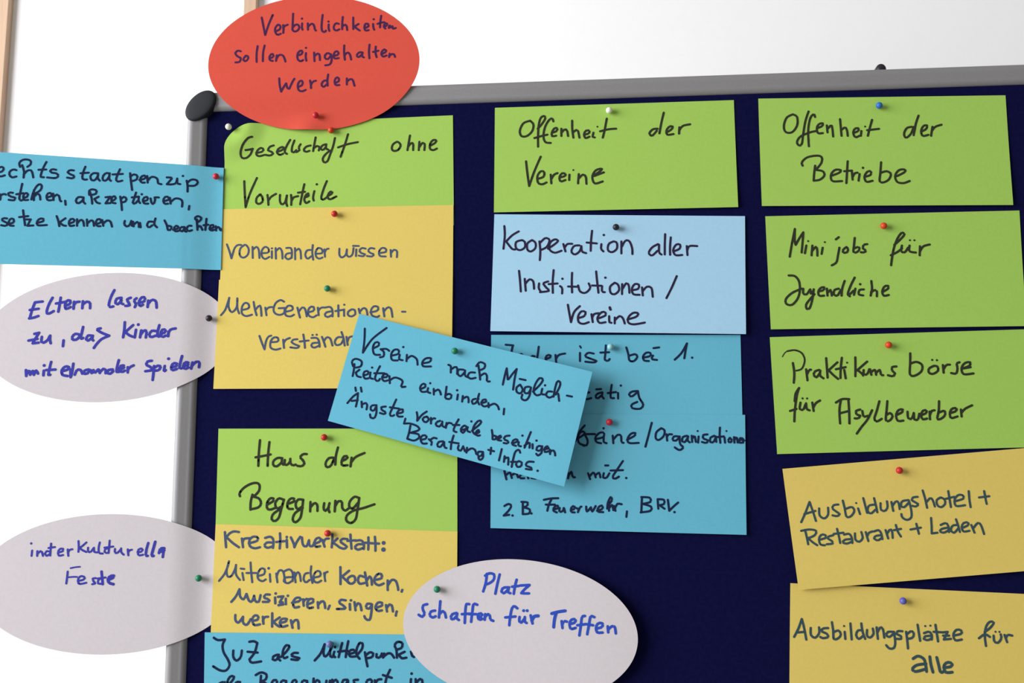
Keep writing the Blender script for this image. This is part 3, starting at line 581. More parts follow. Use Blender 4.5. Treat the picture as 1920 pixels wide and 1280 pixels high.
    'C': '''
1.66:-126.1,375.1 -126.3,379.3;1.66:-127.2,369.4;1.66:-121.9,375.6 -121.8,379.4;1.66:-121.9,378.0 -119.5,375.7 -118.1,376.6 -117.2,379.4
1.66:-115.7,377.6 -114.4,375.7 -111.6,376.2;1.66:-115.7,377.6 -114.2,379.4 -111.3,377.6;1.66:-111.2,369.7 -111.4,379.2;1.66:-113.1,373.2 -108.0,372.5
1.66:-105.0,376.8 -101.7,375.9 -101.4,374.0 -103.7,374.0 -105.2,376.3 -104.4,379.3 -101.1,378.9;1.66:-97.6,374.5 -96.8,379.6
1.66:-97.3,377.3 -96.2,375.0 -93.9,374.4;1.66:-89.3,367.9 -88.8,372.8 -88.9,376.5;1.66:-82.9,369.1 -86.5,372.3 -88.3,373.2
1.66:-88.3,373.2 -85.9,375.1 -82.5,376.7;1.66:-81.3,373.3 -81.1,376.1 -79.2,376.8 -77.0,373.8;1.66:-76.6,373.4 -76.1,376.6 -73.6,377.1
1.66:-72.1,369.2 -72.8,373.9 -72.1,377.6 -69.3,378.1;1.66:-64.2,367.9 -64.4,373.0 -64.6,377.7;1.66:-64.3,373.9 -67.1,374.4 -67.9,376.7 -66.0,377.7
1.66:-68.1,373.4 -61.1,372.6;1.66:-59.6,374.5 -59.5,377.3 -57.6,377.7 -55.3,375.4;1.66:-54.7,374.1 -54.3,377.3 -52.3,379.2;1.66:-49.3,375.0 -48.6,379.7
1.66:-48.9,377.4 -47.8,375.8 -46.0,375.3;1.66:-40.7,377.5 -37.9,376.6 -37.5,374.7 -39.9,374.7 -41.2,377.0 -40.1,379.8 -36.8,379.4
2.10:-33.0,370.1 -34.2,375.2 -34.5,379.9 -33.0,380.3;2.28:-27.4,369.2 -28.6,374.3 -29.8,379.9 -28.3,380.4
2.28:-23.8,377.2 -20.1,376.3 -20.1,374.4 -22.9,374.9 -24.0,378.1;2.10:-20.1,374.4 -20.5,378.2 -20.8,381.4;1.31:-94.4,389.4 -90.7,388.7 -87.0,388.4
1.66:-96.6,392.1 -96.8,396.7 -97.2,401.5;1.40:-95.4,396.6 -91.7,396.3 -88.9,396.4
1.66:-88.0,399.6 -83.6,398.6 -82.8,396.7 -86.1,395.9 -88.0,398.7 -86.7,401.9 -81.2,401.1
1.66:-73.9,397.5 -76.2,397.9 -75.6,399.8 -74.1,401.6 -76.4,402.3;2.10:-69.5,392.4 -68.7,397.5 -68.0,402.4;1.66:-72.5,397.9 -66.0,397.1
1.66:-69.2,397.5 -71.5,398.9 -71.8,401.6 -69.0,402.1;2.28:-64.0,399.0 -60.3,397.6 -59.5,395.8 -62.3,396.2 -64.0,398.5 -62.9,401.3 -59.4,402.5''',
    'D': '''
2.10:243.2,396.5 242.3,403.3 240.2,410.1;2.10:241.8,397.9 245.1,396.1 248.9,397.0 248.6,401.1 245.1,403.8 242.3,404.7
2.10:253.5,397.0 251.6,404.2 249.9,411.9;2.10:260.5,407.0 256.3,407.4 254.8,410.1 256.7,411.5 260.0,408.8;2.10:260.9,407.0 260.0,410.6 261.8,411.5
2.10:267.0,401.1 265.6,406.1 264.6,412.0;2.10:263.3,406.5 268.8,405.9;2.10:269.8,405.6 277.2,405.2;2.10:277.2,405.2 273.0,408.8 270.6,411.5
2.10:272.0,411.7 276.7,411.7;2.10:195.2,419.9 192.1,420.8 191.6,423.6 193.0,427.2 191.2,429.6 188.4,428.1
2.10:201.5,424.9 198.2,425.7 197.3,428.5 199.6,430.2 201.9,429.3;2.10:205.7,417.7 205.2,424.1 204.6,430.2
2.10:204.9,427.7 207.6,425.4 209.4,426.8 210.2,430.2;2.10:218.8,426.8 215.5,427.7 214.1,430.4 216.0,431.7 218.8,429.0
2.10:219.3,427.2 218.8,430.8 220.6,432.2;2.10:228.9,420.0 226.7,420.0 225.8,425.0 225.3,434.5;2.10:223.0,427.7 229.5,427.3
2.10:235.4,420.5 232.4,420.0 231.4,425.9 230.4,433.6;2.10:228.6,427.7 234.7,427.7
2.10:236.0,430.0 238.9,429.1 238.9,427.3 236.5,427.5 235.8,430.0 237.0,432.0 239.3,431.3;2.10:241.7,427.7 241.2,432.0
2.10:241.4,430.0 244.0,427.7 245.4,429.1 245.8,431.7 248.1,432.9;2.10:267.3,423.2 265.0,421.6 263.1,423.2 261.6,429.5 260.8,436.2
2.10:257.7,430.2 265.8,429.5;2.10:269.0,429.9 268.8,433.1 270.4,434.1 272.7,431.3;2.10:273.2,429.9 273.2,433.5 274.5,434.4;2.10:272.3,425.0
2.10:275.1,425.0;2.10:277.8,428.6 279.2,434.8;2.63:278.7,432.6 280.6,429.5 283.8,429.0;2.45:294.5,427.2 299.6,425.9 305.1,425.1
2.45:298.2,426.3 296.7,431.2 295.9,437.5;2.10:302.2,433.0 302.8,438.2;2.10:302.6,435.7 304.0,433.0 306.3,433.4
2.10:308.6,435.2 312.7,433.9 312.8,431.6 310.0,431.9 308.4,434.8 309.4,438.8 313.1,438.1;2.10:320.6,429.0 318.3,429.9 317.2,436.5 315.9,443.8
2.10:314.5,436.1 321.4,435.2;2.10:327.9,429.9 325.1,429.4 323.6,435.6 322.1,442.9;2.10:321.4,435.2 326.8,436.1
2.10:329.0,438.7 333.6,437.4 334.1,434.7 331.0,434.6 329.1,437.4 329.9,441.4 334.0,441.6;2.10:338.2,436.9 338.5,441.4
2.10:338.6,439.2 341.4,436.9 343.6,437.4 344.4,442.2''',
    'I': '''
2.01:55.0,287.4 54.4,297.5 54.2,308.5;2.01:63.0,289.1 62.2,298.5 62.0,308.6;2.01:51.7,301.5 58.4,300.4 64.2,299.3
2.01:74.1,302.5 70.2,302.3 66.8,304.8 66.9,308.2 69.9,309.0 73.7,305.9;2.01:74.1,302.5 73.7,306.3 75.2,307.8
2.01:76.3,304.0 76.2,307.5 78.6,307.8 81.0,305.0;2.01:80.9,303.1 81.0,306.4 83.0,308.4 85.5,307.9
2.01:94.5,299.4 91.6,299.4 89.2,301.8 91.2,304.2 92.7,307.1 90.4,309.2 86.9,308.9
2.01:117.0,302.6 113.1,303.0 110.5,306.8 111.3,310.1 114.7,309.2 117.5,303.5;2.01:120.5,294.3 118.9,301.2 118.5,308.3
2.01:123.8,305.5 127.7,303.7 128.6,301.8 125.7,301.7 123.8,305.5 124.4,308.9 128.7,308.9;2.01:132.0,302.8 131.6,306.6 131.2,309.9
2.01:131.4,307.0 135.4,302.3 142.7,299.1;2.01:39.6,333.1 39.2,330.7 42.5,326.5 48.3,323.2 53.1,322.5 55.6,324.2 55.3,329.0 51.0,333.7
2.01:50.0,332.0 48.7,337.9 48.7,344.1;2.01:51.0,333.7 55.5,335.2 57.3,339.0 55.2,342.3 48.7,343.9
2.01:62.9,340.0 67.2,337.6 67.6,335.3 64.7,335.3 62.4,339.0 62.7,343.3 65.4,344.2 69.3,342.9
2.01:75.9,336.3 72.0,335.3 69.2,339.1 70.8,343.3 75.1,341.5;2.01:76.4,336.3 74.2,344.3 72.4,350.9 69.1,353.5 66.6,351.8 68.0,347.6 74.2,343.4
2.01:79.9,339.7 84.7,337.8 84.6,335.5 81.7,335.7 79.4,339.2 80.0,343.4 83.9,343.9;2.01:91.9,336.5 88.1,336.4 86.2,340.2 87.8,344.0 91.6,342.1
2.01:92.4,336.5 91.6,344.5 90.3,351.1 86.5,354.6 84.1,352.4 85.9,347.3 92.1,343.1;2.01:98.5,338.4 98.4,346.0
2.01:98.6,342.7 101.7,339.4 104.1,340.8 104.4,345.7;2.01:109.9,339.5 109.5,343.7 111.0,345.6 113.8,342.8;2.01:114.3,339.5 113.4,343.8 114.4,346.8
2.01:119.1,337.7 118.7,346.2;2.01:118.8,342.4 121.5,338.2 124.4,338.7 124.9,343.4 127.4,345.6 130.7,343.4
2.01:138.3,335.5 134.9,334.6 131.1,338.3 130.7,342.5 133.6,343.9 137.9,339.3
2.01:138.8,335.5 137.5,344.9 136.1,352.4 132.3,355.6 128.5,353.7 128.9,349.5 134.1,345.8 142.7,343.6 151.4,340.8''',
    'J': '''
1.93:28.1,362.0 28.8,368.6 29.5,374.2;1.93:28.8,367.7 31.6,363.5 35.4,361.6 39.8,362.1;1.93:30.7,367.2 35.2,371.0 40.2,374.3;1.93:42.4,367.3 43.6,374.3
1.93:43.0,370.6 44.3,367.6 48.7,367.1;1.93:48.3,371.1 55.0,369.3 55.4,366.5 51.5,366.0 48.7,368.8 49.3,373.4 53.3,375.2 57.6,374.4
1.93:61.7,367.0 66.1,366.1 68.6,368.9 68.4,375.0;1.93:68.3,370.8 63.3,370.7 61.4,373.1 63.9,374.9 68.4,373.6;1.93:73.9,363.4 74.3,369.0 74.0,375.5
1.93:71.0,370.3 77.7,369.7;1.93:79.6,368.5 80.0,374.6;1.93:79.6,366.4;1.93:83.0,366.7 85.5,371.8 86.1,374.6;1.93:86.1,374.6 87.9,370.5 90.7,366.3
1.93:92.1,366.8 93.2,372.8 96.1,373.8 98.0,369.1;1.93:98.0,369.1 98.5,373.3 100.9,373.8 102.3,371.5
1.93:102.4,372.0 107.1,370.1 107.1,367.4 104.2,367.8 102.3,371.5 103.8,374.3 107.2,373.9;1.93:109.0,368.8 111.0,374.4
1.93:110.0,371.1 111.4,368.3 114.3,367.9;1.93:117.3,364.6 117.2,370.2 116.8,374.9;1.93:121.5,367.9 117.7,371.2;1.93:117.7,371.2 120.6,373.0 122.5,374.4
1.93:129.6,368.5 125.8,368.2 123.9,370.3 126.8,372.6 129.2,374.5 126.9,376.1 123.0,374.9;1.93:132.0,364.8 132.5,370.3 133.1,376.1
1.93:129.7,369.9 136.3,369.4;1.93:136.4,369.9 140.7,369.5 143.1,372.3 143.1,376.4;1.93:142.9,372.7 138.3,372.7 135.9,375.0 138.4,376.9 142.6,375.5
1.93:146.8,367.2 146.9,372.3 146.8,376.9;1.93:144.0,371.4 149.8,371.9;1.93:152.1,366.8 152.6,372.3 152.7,377.9;1.93:148.8,371.9 155.5,372.2
2.80:159.3,371.7;3.15:159.2,377.0;1.66:24.6,401.0 28.8,395.6 31.5,389.2 32.3,385.4
1.66:32.3,385.4 30.6,392.9 31.7,397.5 34.6,397.1 37.4,392.0 38.2,388.3;1.66:38.2,388.3 38.4,395.7 41.8,400.3;1.66:43.7,394.8 44.9,400.4
1.66:42.2,391.3 45.1,391.6;1.66:50.2,386.5 50.9,393.9 52.1,402.2;1.66:47.1,394.8 55.3,394.9
1.66:56.8,397.2 61.6,395.8 62.0,392.1 59.0,391.4 56.5,395.3 56.9,399.5 60.3,401.4 63.1,400.0;1.66:66.4,395.8 67.0,401.9;1.93:65.3,391.2
1.66:71.7,395.4 72.8,402.3;1.66:71.9,398.2 74.0,393.1 77.4,394.1 79.1,402.4;1.66:77.4,394.1 82.2,392.2 85.1,395.0 85.3,401.5
1.66:85.0,398.3 79.4,398.7 78.1,401.5 81.5,403.1 85.1,401.0;1.66:86.5,394.6 87.7,402.4;1.66:87.1,398.7 88.9,394.6 90.9,396.0 92.0,401.5
1.66:98.0,395.1 95.2,396.0 94.3,400.2 96.3,402.5 99.1,400.6;1.66:100.3,389.8 100.0,396.0 101.6,403.0
1.66:102.4,398.8 107.7,397.5 107.6,394.2 104.7,393.8 102.4,397.4 103.0,401.6 105.8,402.7 108.7,401.2;1.66:111.0,395.2 112.0,401.6
1.66:111.5,397.9 111.9,395.2 113.8,394.3;1.93:124.2,390.6 124.4,397.1 124.5,404.0;1.93:131.4,393.5 126.3,397.6;1.93:125.3,397.6 128.7,400.8 132.1,403.6
1.93:133.4,397.6 130.6,399.4 130.6,402.6 133.5,403.8 136.3,401.8 135.8,398.1 133.4,397.6
1.93:143.9,398.6 140.1,397.6 138.7,400.9 140.2,403.8 144.4,403.2;1.93:144.3,394.9 145.3,400.0 146.3,405.3
1.93:145.8,401.4 148.2,398.2 149.6,400.0 150.1,404.6
1.93:152.5,400.9 157.7,399.6 157.6,396.4 154.8,396.4 152.2,399.6 152.5,403.2 155.8,405.1 159.6,403.7;1.93:162.9,401.4 163.0,408.8
1.93:163.2,405.1 166.2,401.0 169.5,401.9 171.2,406.5 171.5,408.8;1.93:174.8,408.8 174.3,410.2;1.93:35.3,417.6 39.0,413.2 41.7,407.7
1.93:41.7,407.7 42.4,413.2 45.3,415.6 47.6,411.4;1.93:47.6,411.4 49.7,416.5 52.1,417.4 53.9,413.3;1.93:53.9,412.8 55.0,417.0 57.9,417.5 59.2,412.4
1.93:66.8,412.0 63.5,412.0 62.1,414.3 65.5,415.6 66.5,417.5 61.3,417.7;1.93:71.2,414.3 71.5,418.9;1.93:71.6,411.1;1.93:73.6,413.8 77.9,413.4
1.93:77.9,413.4 75.1,418.0;1.93:74.2,420.3 78.1,419.8;1.93:75.1,418.0 78.0,418.4 74.3,420.5;1.93:80.0,415.3 80.2,419.6;1.93:81.7,413.0
1.93:85.2,418.5 91.4,417.1 91.8,414.8 88.4,414.8 86.1,418.0 87.2,422.1 91.0,421.7;1.93:94.2,415.8 94.8,420.8;1.93:94.4,418.1 96.1,415.8 98.5,415.8
1.93:97.6,419.9 102.3,418.1 102.3,415.8 99.4,415.8 97.6,419.0 98.6,422.6 102.4,422.2;1.93:106.2,418.1 106.7,422.7
1.93:106.5,420.4 109.0,417.7 111.4,418.1 112.4,422.7;1.93:116.0,420.9 114.8,423.6
1.93:129.0,416.8 125.1,416.4 123.8,418.6 127.1,420.9 128.6,423.2 121.9,423.5;1.93:132.3,419.6 132.6,424.1;1.93:133.2,416.8;1.93:136.1,418.2 137.1,424.6
1.93:136.9,421.9 138.9,419.2 140.8,420.1 141.9,424.6;1.93:149.8,419.7 146.5,419.6 145.6,422.4 148.0,423.3 150.3,420.6
1.93:150.3,420.1 149.9,426.5 148.6,431.9 145.7,431.5 144.3,429.2
1.93:153.2,422.8 158.4,421.0 158.3,418.8 155.0,418.8 153.2,422.4 155.1,425.1 158.4,424.7;1.93:161.7,420.6 162.6,425.6
1.93:162.4,422.9 164.5,420.2 166.4,421.1 167.4,425.6;1.93:170.4,425.6 169.7,428.8;1.93:39.0,427.9 39.2,432.0 41.6,433.9 44.4,430.7 45.3,429.3
1.93:45.3,429.3 45.5,433.9 48.4,435.7 50.7,433.0 51.6,431.2;1.93:53.5,432.5 57.3,431.6 57.7,428.9 54.9,428.4 53.0,431.2 54.6,435.7 59.4,435.3
1.93:61.6,429.4 62.2,434.8;1.93:61.7,432.6 63.0,429.8 65.9,429.4;1.93:69.2,426.6 69.3,431.7 69.4,437.1;1.93:75.4,429.9 70.8,433.0
1.93:70.3,433.5 73.7,436.2 75.6,437.2;1.93:75.6,434.4 80.3,433.1 81.2,431.2 77.4,431.2 75.6,434.0 77.5,437.2 81.8,436.3;1.93:84.6,432.2 86.1,438.1
1.93:85.6,434.9 87.9,432.2 90.3,432.6 91.1,438.6''',
    'K': '''
1.93:22.1,445.6 25.5,447.4 31.2,447.0;1.93:31.2,447.0 29.5,451.5 30.6,457.0 34.1,462.4 35.7,466.9 33.0,470.9 28.2,470.9 22.4,467.8
1.93:38.4,455.6 38.6,460.6 41.3,463.3 44.6,460.6 45.4,455.6;1.93:51.3,448.8 55.1,448.4 57.8,449.8;1.93:57.8,449.8 55.9,457.0 51.8,462.4
1.93:50.1,456.5 58.3,457.2;1.93:51.8,462.4 53.7,464.9 61.3,464.0;1.93:74.4,458.8 71.2,460.2 70.8,462.4 73.6,462.9 75.4,459.7
1.93:75.6,458.8 75.5,462.0 76.9,463.3;1.93:77.3,460.6 81.5,456.6 84.0,452.5 81.4,451.6 79.1,455.2 78.7,459.7 80.2,461.5 82.6,460.6
1.93:91.0,457.5 87.7,457.5 85.8,459.3 88.7,460.6 92.3,461.5 90.7,462.9 85.9,462.4;1.93:104.8,463.3 109.4,458.0 112.6,450.8
1.93:112.6,450.8 111.8,457.1 112.8,460.2 115.1,458.9 118.3,453.5 118.7,449.9;1.93:118.5,449.9 117.0,457.1 118.0,460.7 120.3,459.8
1.93:120.5,456.6 119.7,460.2 121.3,460.7;1.93:121.1,453.0;1.93:126.8,449.9 125.4,455.3 124.1,460.7;1.93:123.6,456.6 131.1,455.7
1.93:131.7,448.5 130.6,454.4 129.8,460.7;1.93:132.5,458.4 136.8,457.1 136.7,455.3 133.9,455.3 132.1,457.5 133.5,460.2 137.7,460.2
1.93:139.1,458.9 142.8,454.4 143.2,450.4 140.9,449.9 138.6,454.4 138.5,458.9 141.0,462.0;1.93:145.2,457.1 146.2,462.5 147.4,467.8
1.93:145.7,459.8 149.0,457.1 151.8,458.0 150.9,460.7 147.1,461.6;1.93:154.6,458.5 154.6,460.7 157.0,461.1 158.8,458.5;1.93:158.8,458.0 159.8,461.1
1.93:160.3,460.7 160.7,458.0;1.93:160.7,460.0 163.5,458.0 166.3,458.2 168.7,461.2
1.93:171.0,461.2 170.5,455.3 169.1,451.7 171.4,449.1 175.1,450.0 174.7,453.5 171.4,454.9;1.93:177.1,456.7 172.4,458.9
1.93:172.4,458.9 174.8,461.6 178.5,461.2;1.93:182.2,456.7 183.2,459.8 184.6,460.7;1.93:30.5,479.9 27.7,481.3 27.3,484.0 30.2,484.9 31.9,481.3
1.93:32.2,479.9 32.3,484.9;1.93:34.4,483.1 38.5,478.6 39.6,475.9 37.0,475.4 34.7,478.6 34.6,483.1 36.3,484.9
1.93:44.7,479.9 41.9,479.9 41.0,482.2 43.9,483.5;1.93:57.3,474.5 61.6,472.5 65.9,474.1 65.5,477.7 61.8,479.5;1.93:61.6,475.0 61.1,483.9
1.93:61.8,479.5 66.1,481.3 65.7,484.8;1.93:70.4,483.0 74.1,481.7 74.5,478.8 71.7,478.6 69.9,482.2 70.9,484.8
1.93:81.6,479.0 78.8,478.8 77.4,482.1 79.8,483.9 82.1,480.4;1.93:82.1,479.0 81.8,486.6
1.93:86.9,483.0 90.1,481.4 90.1,478.6 87.7,478.8 86.4,482.1 87.9,484.8;1.93:98.6,479.0 95.7,478.8 94.4,482.1 96.8,483.9 99.1,480.3
1.93:99.0,479.0 98.7,486.6;1.93:104.2,477.2 103.9,484.8;1.93:104.3,481.2 107.0,478.4 108.9,479.6 109.0,484.8
1.93:114.6,478.8 114.2,483.0 116.1,484.3 117.4,478.8;1.93:119.2,478.1 119.3,483.9;1.93:119.3,480.3 122.1,478.1 123.5,479.6 124.0,483.9
1.93:131.4,478.1 128.2,478.4 127.3,481.2 129.6,482.1 131.9,478.8;1.93:131.9,478.8 131.5,485.7;1.93:139.9,478.1 136.6,478.5 137.1,480.8 140.4,482.6
1.93:149.7,477.7 146.9,479.0 147.4,482.5 150.2,482.1 151.1,479.0 149.7,477.7;1.93:153.4,478.5 154.4,483.9;1.93:153.9,480.8 155.8,478.1 158.6,477.7
1.93:165.5,470.5 162.7,476.8 161.4,483.9;1.93:159.9,474.5 166.9,476.6;1.93:182.3,477.6 181.9,483.0;1.93:182.8,473.4;1.93:186.0,477.6 186.5,483.8
1.93:186.5,480.3 189.3,477.6 191.2,478.5 191.6,483.8''',
    'L': '''
1.90:282.5,17.8 276.7,20.0 273.6,26.5 274.9,31.3 279.4,31.5 284.0,27.4 285.3,21.5 282.5,17.8
1.90:288.9,25.2 292.1,21.7 295.4,16.4 294.5,14.0 291.6,15.7 289.8,22.2 289.1,31.8 289.0,41.3
1.90:302.4,19.1 301.5,16.6 299.0,17.5 295.3,23.6 293.7,31.9 295.3,37.4 299.8,38.3;1.90:286.0,33.5 292.0,31.9 297.1,30.8
1.90:301.1,29.2 304.5,28.1 305.7,25.7 303.5,25.1 301.1,28.6 301.1,32.2 304.5,32.0;1.90:309.1,25.9 309.0,32.4
1.90:309.1,29.4 312.0,26.6 313.9,27.8 314.7,32.6;1.90:318.4,19.0 318.4,26.8 319.2,34.2;1.90:318.7,29.8 321.6,27.5 323.3,28.7 324.3,34.4
1.90:328.3,31.9 332.3,30.8 332.9,28.5 330.1,28.4 328.3,31.3 329.4,34.9 332.8,33.8;1.90:336.3,30.4 335.6,33.9 337.3,34.6;1.40:339.8,25.1
1.90:347.9,18.2 346.0,27.7 344.1,35.0;1.90:342.0,29.3 348.8,27.8 355.6,27.4;1.90:390.5,28.6 386.5,29.1 383.6,32.5 385.8,34.7 389.9,30.4
1.90:396.3,14.5 394.0,23.4 392.0,32.8;1.90:398.8,31.8 402.2,29.6 403.4,27.2 400.6,27.1 398.0,30.6 398.7,34.2 403.8,33.8;1.90:409.0,28.0 408.5,33.6
1.90:408.6,31.0 411.9,26.9 418.1,25.6;1.90:278.6,54.1 279.6,64.8 281.0,76.1;1.90:281.0,76.1 285.3,63.8 291.1,50.3
1.90:288.6,69.9 293.2,68.2 293.8,64.1 291.0,63.4 288.1,67.5 288.6,73.4 291.9,74.9 295.7,73.4;1.90:299.4,66.6 299.8,74.3
1.90:299.6,70.8 302.2,66.7 305.1,65.4;1.90:307.3,69.2 311.2,68.2 311.8,66.4 309.0,65.7 306.7,69.2 307.8,72.8 311.7,71.7;1.90:315.2,67.1 314.9,71.8
1.40:318.6,63.1;1.90:323.1,66.8 322.3,75.0;1.90:322.8,70.9 326.4,67.5 328.9,69.3 329.4,75.6
1.90:336.0,68.3 342.3,63.8 341.7,62.6 337.2,64.2 334.5,69.5 336.4,75.4 343.1,73.9;1.90:336.0,68.9 344.2,65.9''',
    'M': '''
1.80:259.6,110.4 259.9,119.1 258.7,130.1;1.80:271.7,115.4 266.1,118.7 261.0,123.8;1.80:261.0,123.8 265.9,130.3 268.7,130.9
1.80:274.4,123.0 269.4,124.6 269.3,129.8 272.7,131.6 276.6,129.4 276.7,124.8 274.4,123.0
1.80:282.8,123.2 278.9,126.0 278.8,131.2 281.6,133.0 285.5,130.2 285.6,125.6 282.8,123.2;1.80:289.0,124.5 289.6,132.6 289.1,140.6
1.80:289.5,125.7 294.0,121.8 297.4,123.6 295.1,129.3 290.0,132.0
1.80:296.1,131.0 301.8,127.2 304.6,124.4 301.9,123.1 297.9,125.9 297.3,131.6 301.7,134.6 307.3,133.0;1.80:309.0,127.3 310.6,133.7
1.80:310.1,130.2 312.4,127.4 316.3,127.3;1.80:322.4,128.8 317.9,129.3 315.6,133.8 318.3,136.5 322.3,134.0 324.0,129.5
1.80:324.0,129.5 324.5,134.1 327.8,135.6;1.80:333.2,116.5 332.1,125.6 331.7,133.7;1.80:328.5,126.5 336.9,127.5;1.80:340.7,128.2 340.4,132.2 342.2,134.5
1.80:342.9,120.4;1.80:350.8,126.1 346.8,128.3 346.1,133.5 349.4,135.3 353.4,132.5 353.5,127.4 350.8,126.1;1.80:357.4,126.3 357.1,136.6
1.80:357.5,130.9 360.8,125.8 364.1,126.5 366.1,132.3 366.2,137.4;1.80:387.7,129.4 382.7,132.1 379.8,136.6 382.4,139.0 387.0,135.1
1.80:388.5,130.0 388.3,136.3 390.2,138.4;1.80:393.8,121.0 393.2,130.7 392.9,138.4;1.80:398.4,123.9 397.5,131.9 397.3,138.8
1.80:400.1,136.0 405.2,133.8 405.8,130.4 402.6,130.3 400.0,134.8 401.7,139.1 407.2,139.2;1.80:411.3,131.7 411.6,139.4
1.80:411.4,135.7 413.5,131.8 419.8,131.9;1.80:271.6,149.4 272.4,158.5 272.9,167.1;1.80:276.3,156.4 277.0,166.6
1.80:276.6,160.9 280.2,157.0 283.3,158.8 284.0,165.1;1.80:295.7,159.1 291.8,160.7 294.0,164.2 296.2,167.1 288.9,168.1
1.80:288.2,160.6 287.9,164.6 289.5,167.5;1.80:300.5,149.5 299.6,159.2 299.5,168.9;1.80:296.2,161.4 303.5,161.0;1.80:305.6,163.3 307.3,165.1 307.2,169.6
1.80:307.7,157.1;1.80:315.8,152.2 315.4,160.7 315.5,168.9;1.80:312.3,163.8 320.0,164.2;1.80:320.6,163.1 322.1,168.2 326.5,169.5 330.5,165.6 329.4,161.6
1.80:335.8,151.5 336.4,160.1 337.3,169.7;1.80:332.2,163.4 339.9,163.8;1.80:340.4,164.1 340.3,168.7 342.5,169.3;1.80:343.3,157.0
1.80:350.9,161.5 347.0,164.9 347.4,170.0 350.7,171.2 354.3,167.9 353.6,163.3 350.9,161.5;1.80:357.0,162.8 356.7,171.3
1.80:357.2,166.8 360.3,162.3 362.4,164.1 362.8,170.3;1.80:365.0,168.1 370.0,167.1 370.7,163.7 367.4,163.1 364.9,167.0 366.0,171.5 371.0,172.2
1.80:373.3,166.0 373.7,172.8;1.80:373.6,169.4 377.2,165.6 381.0,166.8 381.8,174.1;1.80:402.1,157.1 397.4,167.2 393.0,175.5
1.80:311.8,179.3 312.9,186.7 314.1,194.1;1.80:314.1,194.1 316.8,185.7 321.7,180.7
1.80:320.0,190.8 325.0,189.2 326.2,185.9 322.9,185.2 320.1,189.1 320.5,194.2 324.3,195.7 328.7,194.4;1.80:331.1,187.7 332.0,194.4
1.80:331.5,191.1 333.3,187.7 337.3,187.0;1.80:335.9,191.7 342.5,189.0 342.1,186.2 338.8,186.7 335.9,191.2 337.5,195.1 342.4,194.7
1.80:345.6,189.7 345.7,194.7 347.3,195.3;2.20:346.3,182.4 346.8,184.1;1.80:350.2,190.9 350.0,195.9;1.80:350.3,193.1 354.0,189.9 356.7,191.6 358.2,196.1
1.80:360.5,192.8 367.6,190.7 369.4,187.9 365.6,187.3 361.6,190.6 361.0,195.1 365.3,197.0 374.6,195.7''',
    'N': '''
1.74:259.8,211.4 266.0,212.1;1.74:265.7,212.1 264.5,217.7 263.6,225.1;1.74:268.7,225.2 273.8,221.9 272.7,219.4 270.4,220.7 269.3,225.2
1.74:283.6,221.5 281.1,221.5 279.4,225.4;1.74:287.1,213.6 286.2,219.9 285.0,225.5
1.74:292.9,224.0 296.9,222.3 295.8,220.6 293.5,221.4 292.6,224.0 293.6,226.8;1.74:300.8,220.7 301.3,227.0;1.74:301.1,224.1 303.6,220.8 308.7,219.7
1.74:321.0,219.4 320.9,226.2;1.43:321.1,213.7 321.9,215.2;1.74:332.2,220.2 327.7,219.5 325.4,222.3 330.4,224.7 334.3,226.4 332.0,227.5 325.3,226.8
1.74:342.4,213.6 341.7,220.9 341.3,225.4 343.8,226.4 345.2,224.9;1.74:337.8,219.5 344.8,219.3
1.74:359.1,215.6 360.6,221.3 361.4,226.4 364.9,227.0 367.8,223.7 366.2,221.4 361.7,222.4
1.74:372.8,224.3 378.4,223.0 378.4,220.5 375.1,220.4 372.6,223.2 373.3,226.6 377.1,227.2;1.74:380.6,222.8 379.6,225.6 383.8,226.4
1.74:381.3,216.6 385.8,216.1;1.74:398.2,226.5 403.9,221.0 408.6,213.2;1.74:408.6,213.2 407.3,218.8 406.0,225.5;1.74:412.4,225.1
1.74:324.3,248.8 323.1,255.5 325.2,257.7 329.5,256.9;1.74:323.1,252.7 328.1,252.2;1.74:338.1,252.4 334.8,253.4 333.1,255.6 334.7,257.3 337.5,255.1
1.74:338.7,252.4 338.4,255.7 339.7,257.4;1.74:333.8,249.8 337.7,249.6;1.74:346.4,246.3 345.4,252.5 345.5,256.9 348.0,257.2;1.74:343.1,253.0 349.8,252.3
1.74:351.4,253.1 351.3,257.6;1.74:353.8,247.0;1.74:367.0,251.7 362.5,252.2 360.3,254.4 362.4,256.1 366.9,252.8
1.74:367.5,251.7 368.5,257.3 371.4,262.9 368.8,266.2 362.7,265.6 362.2,262.8 366.7,260.6''',
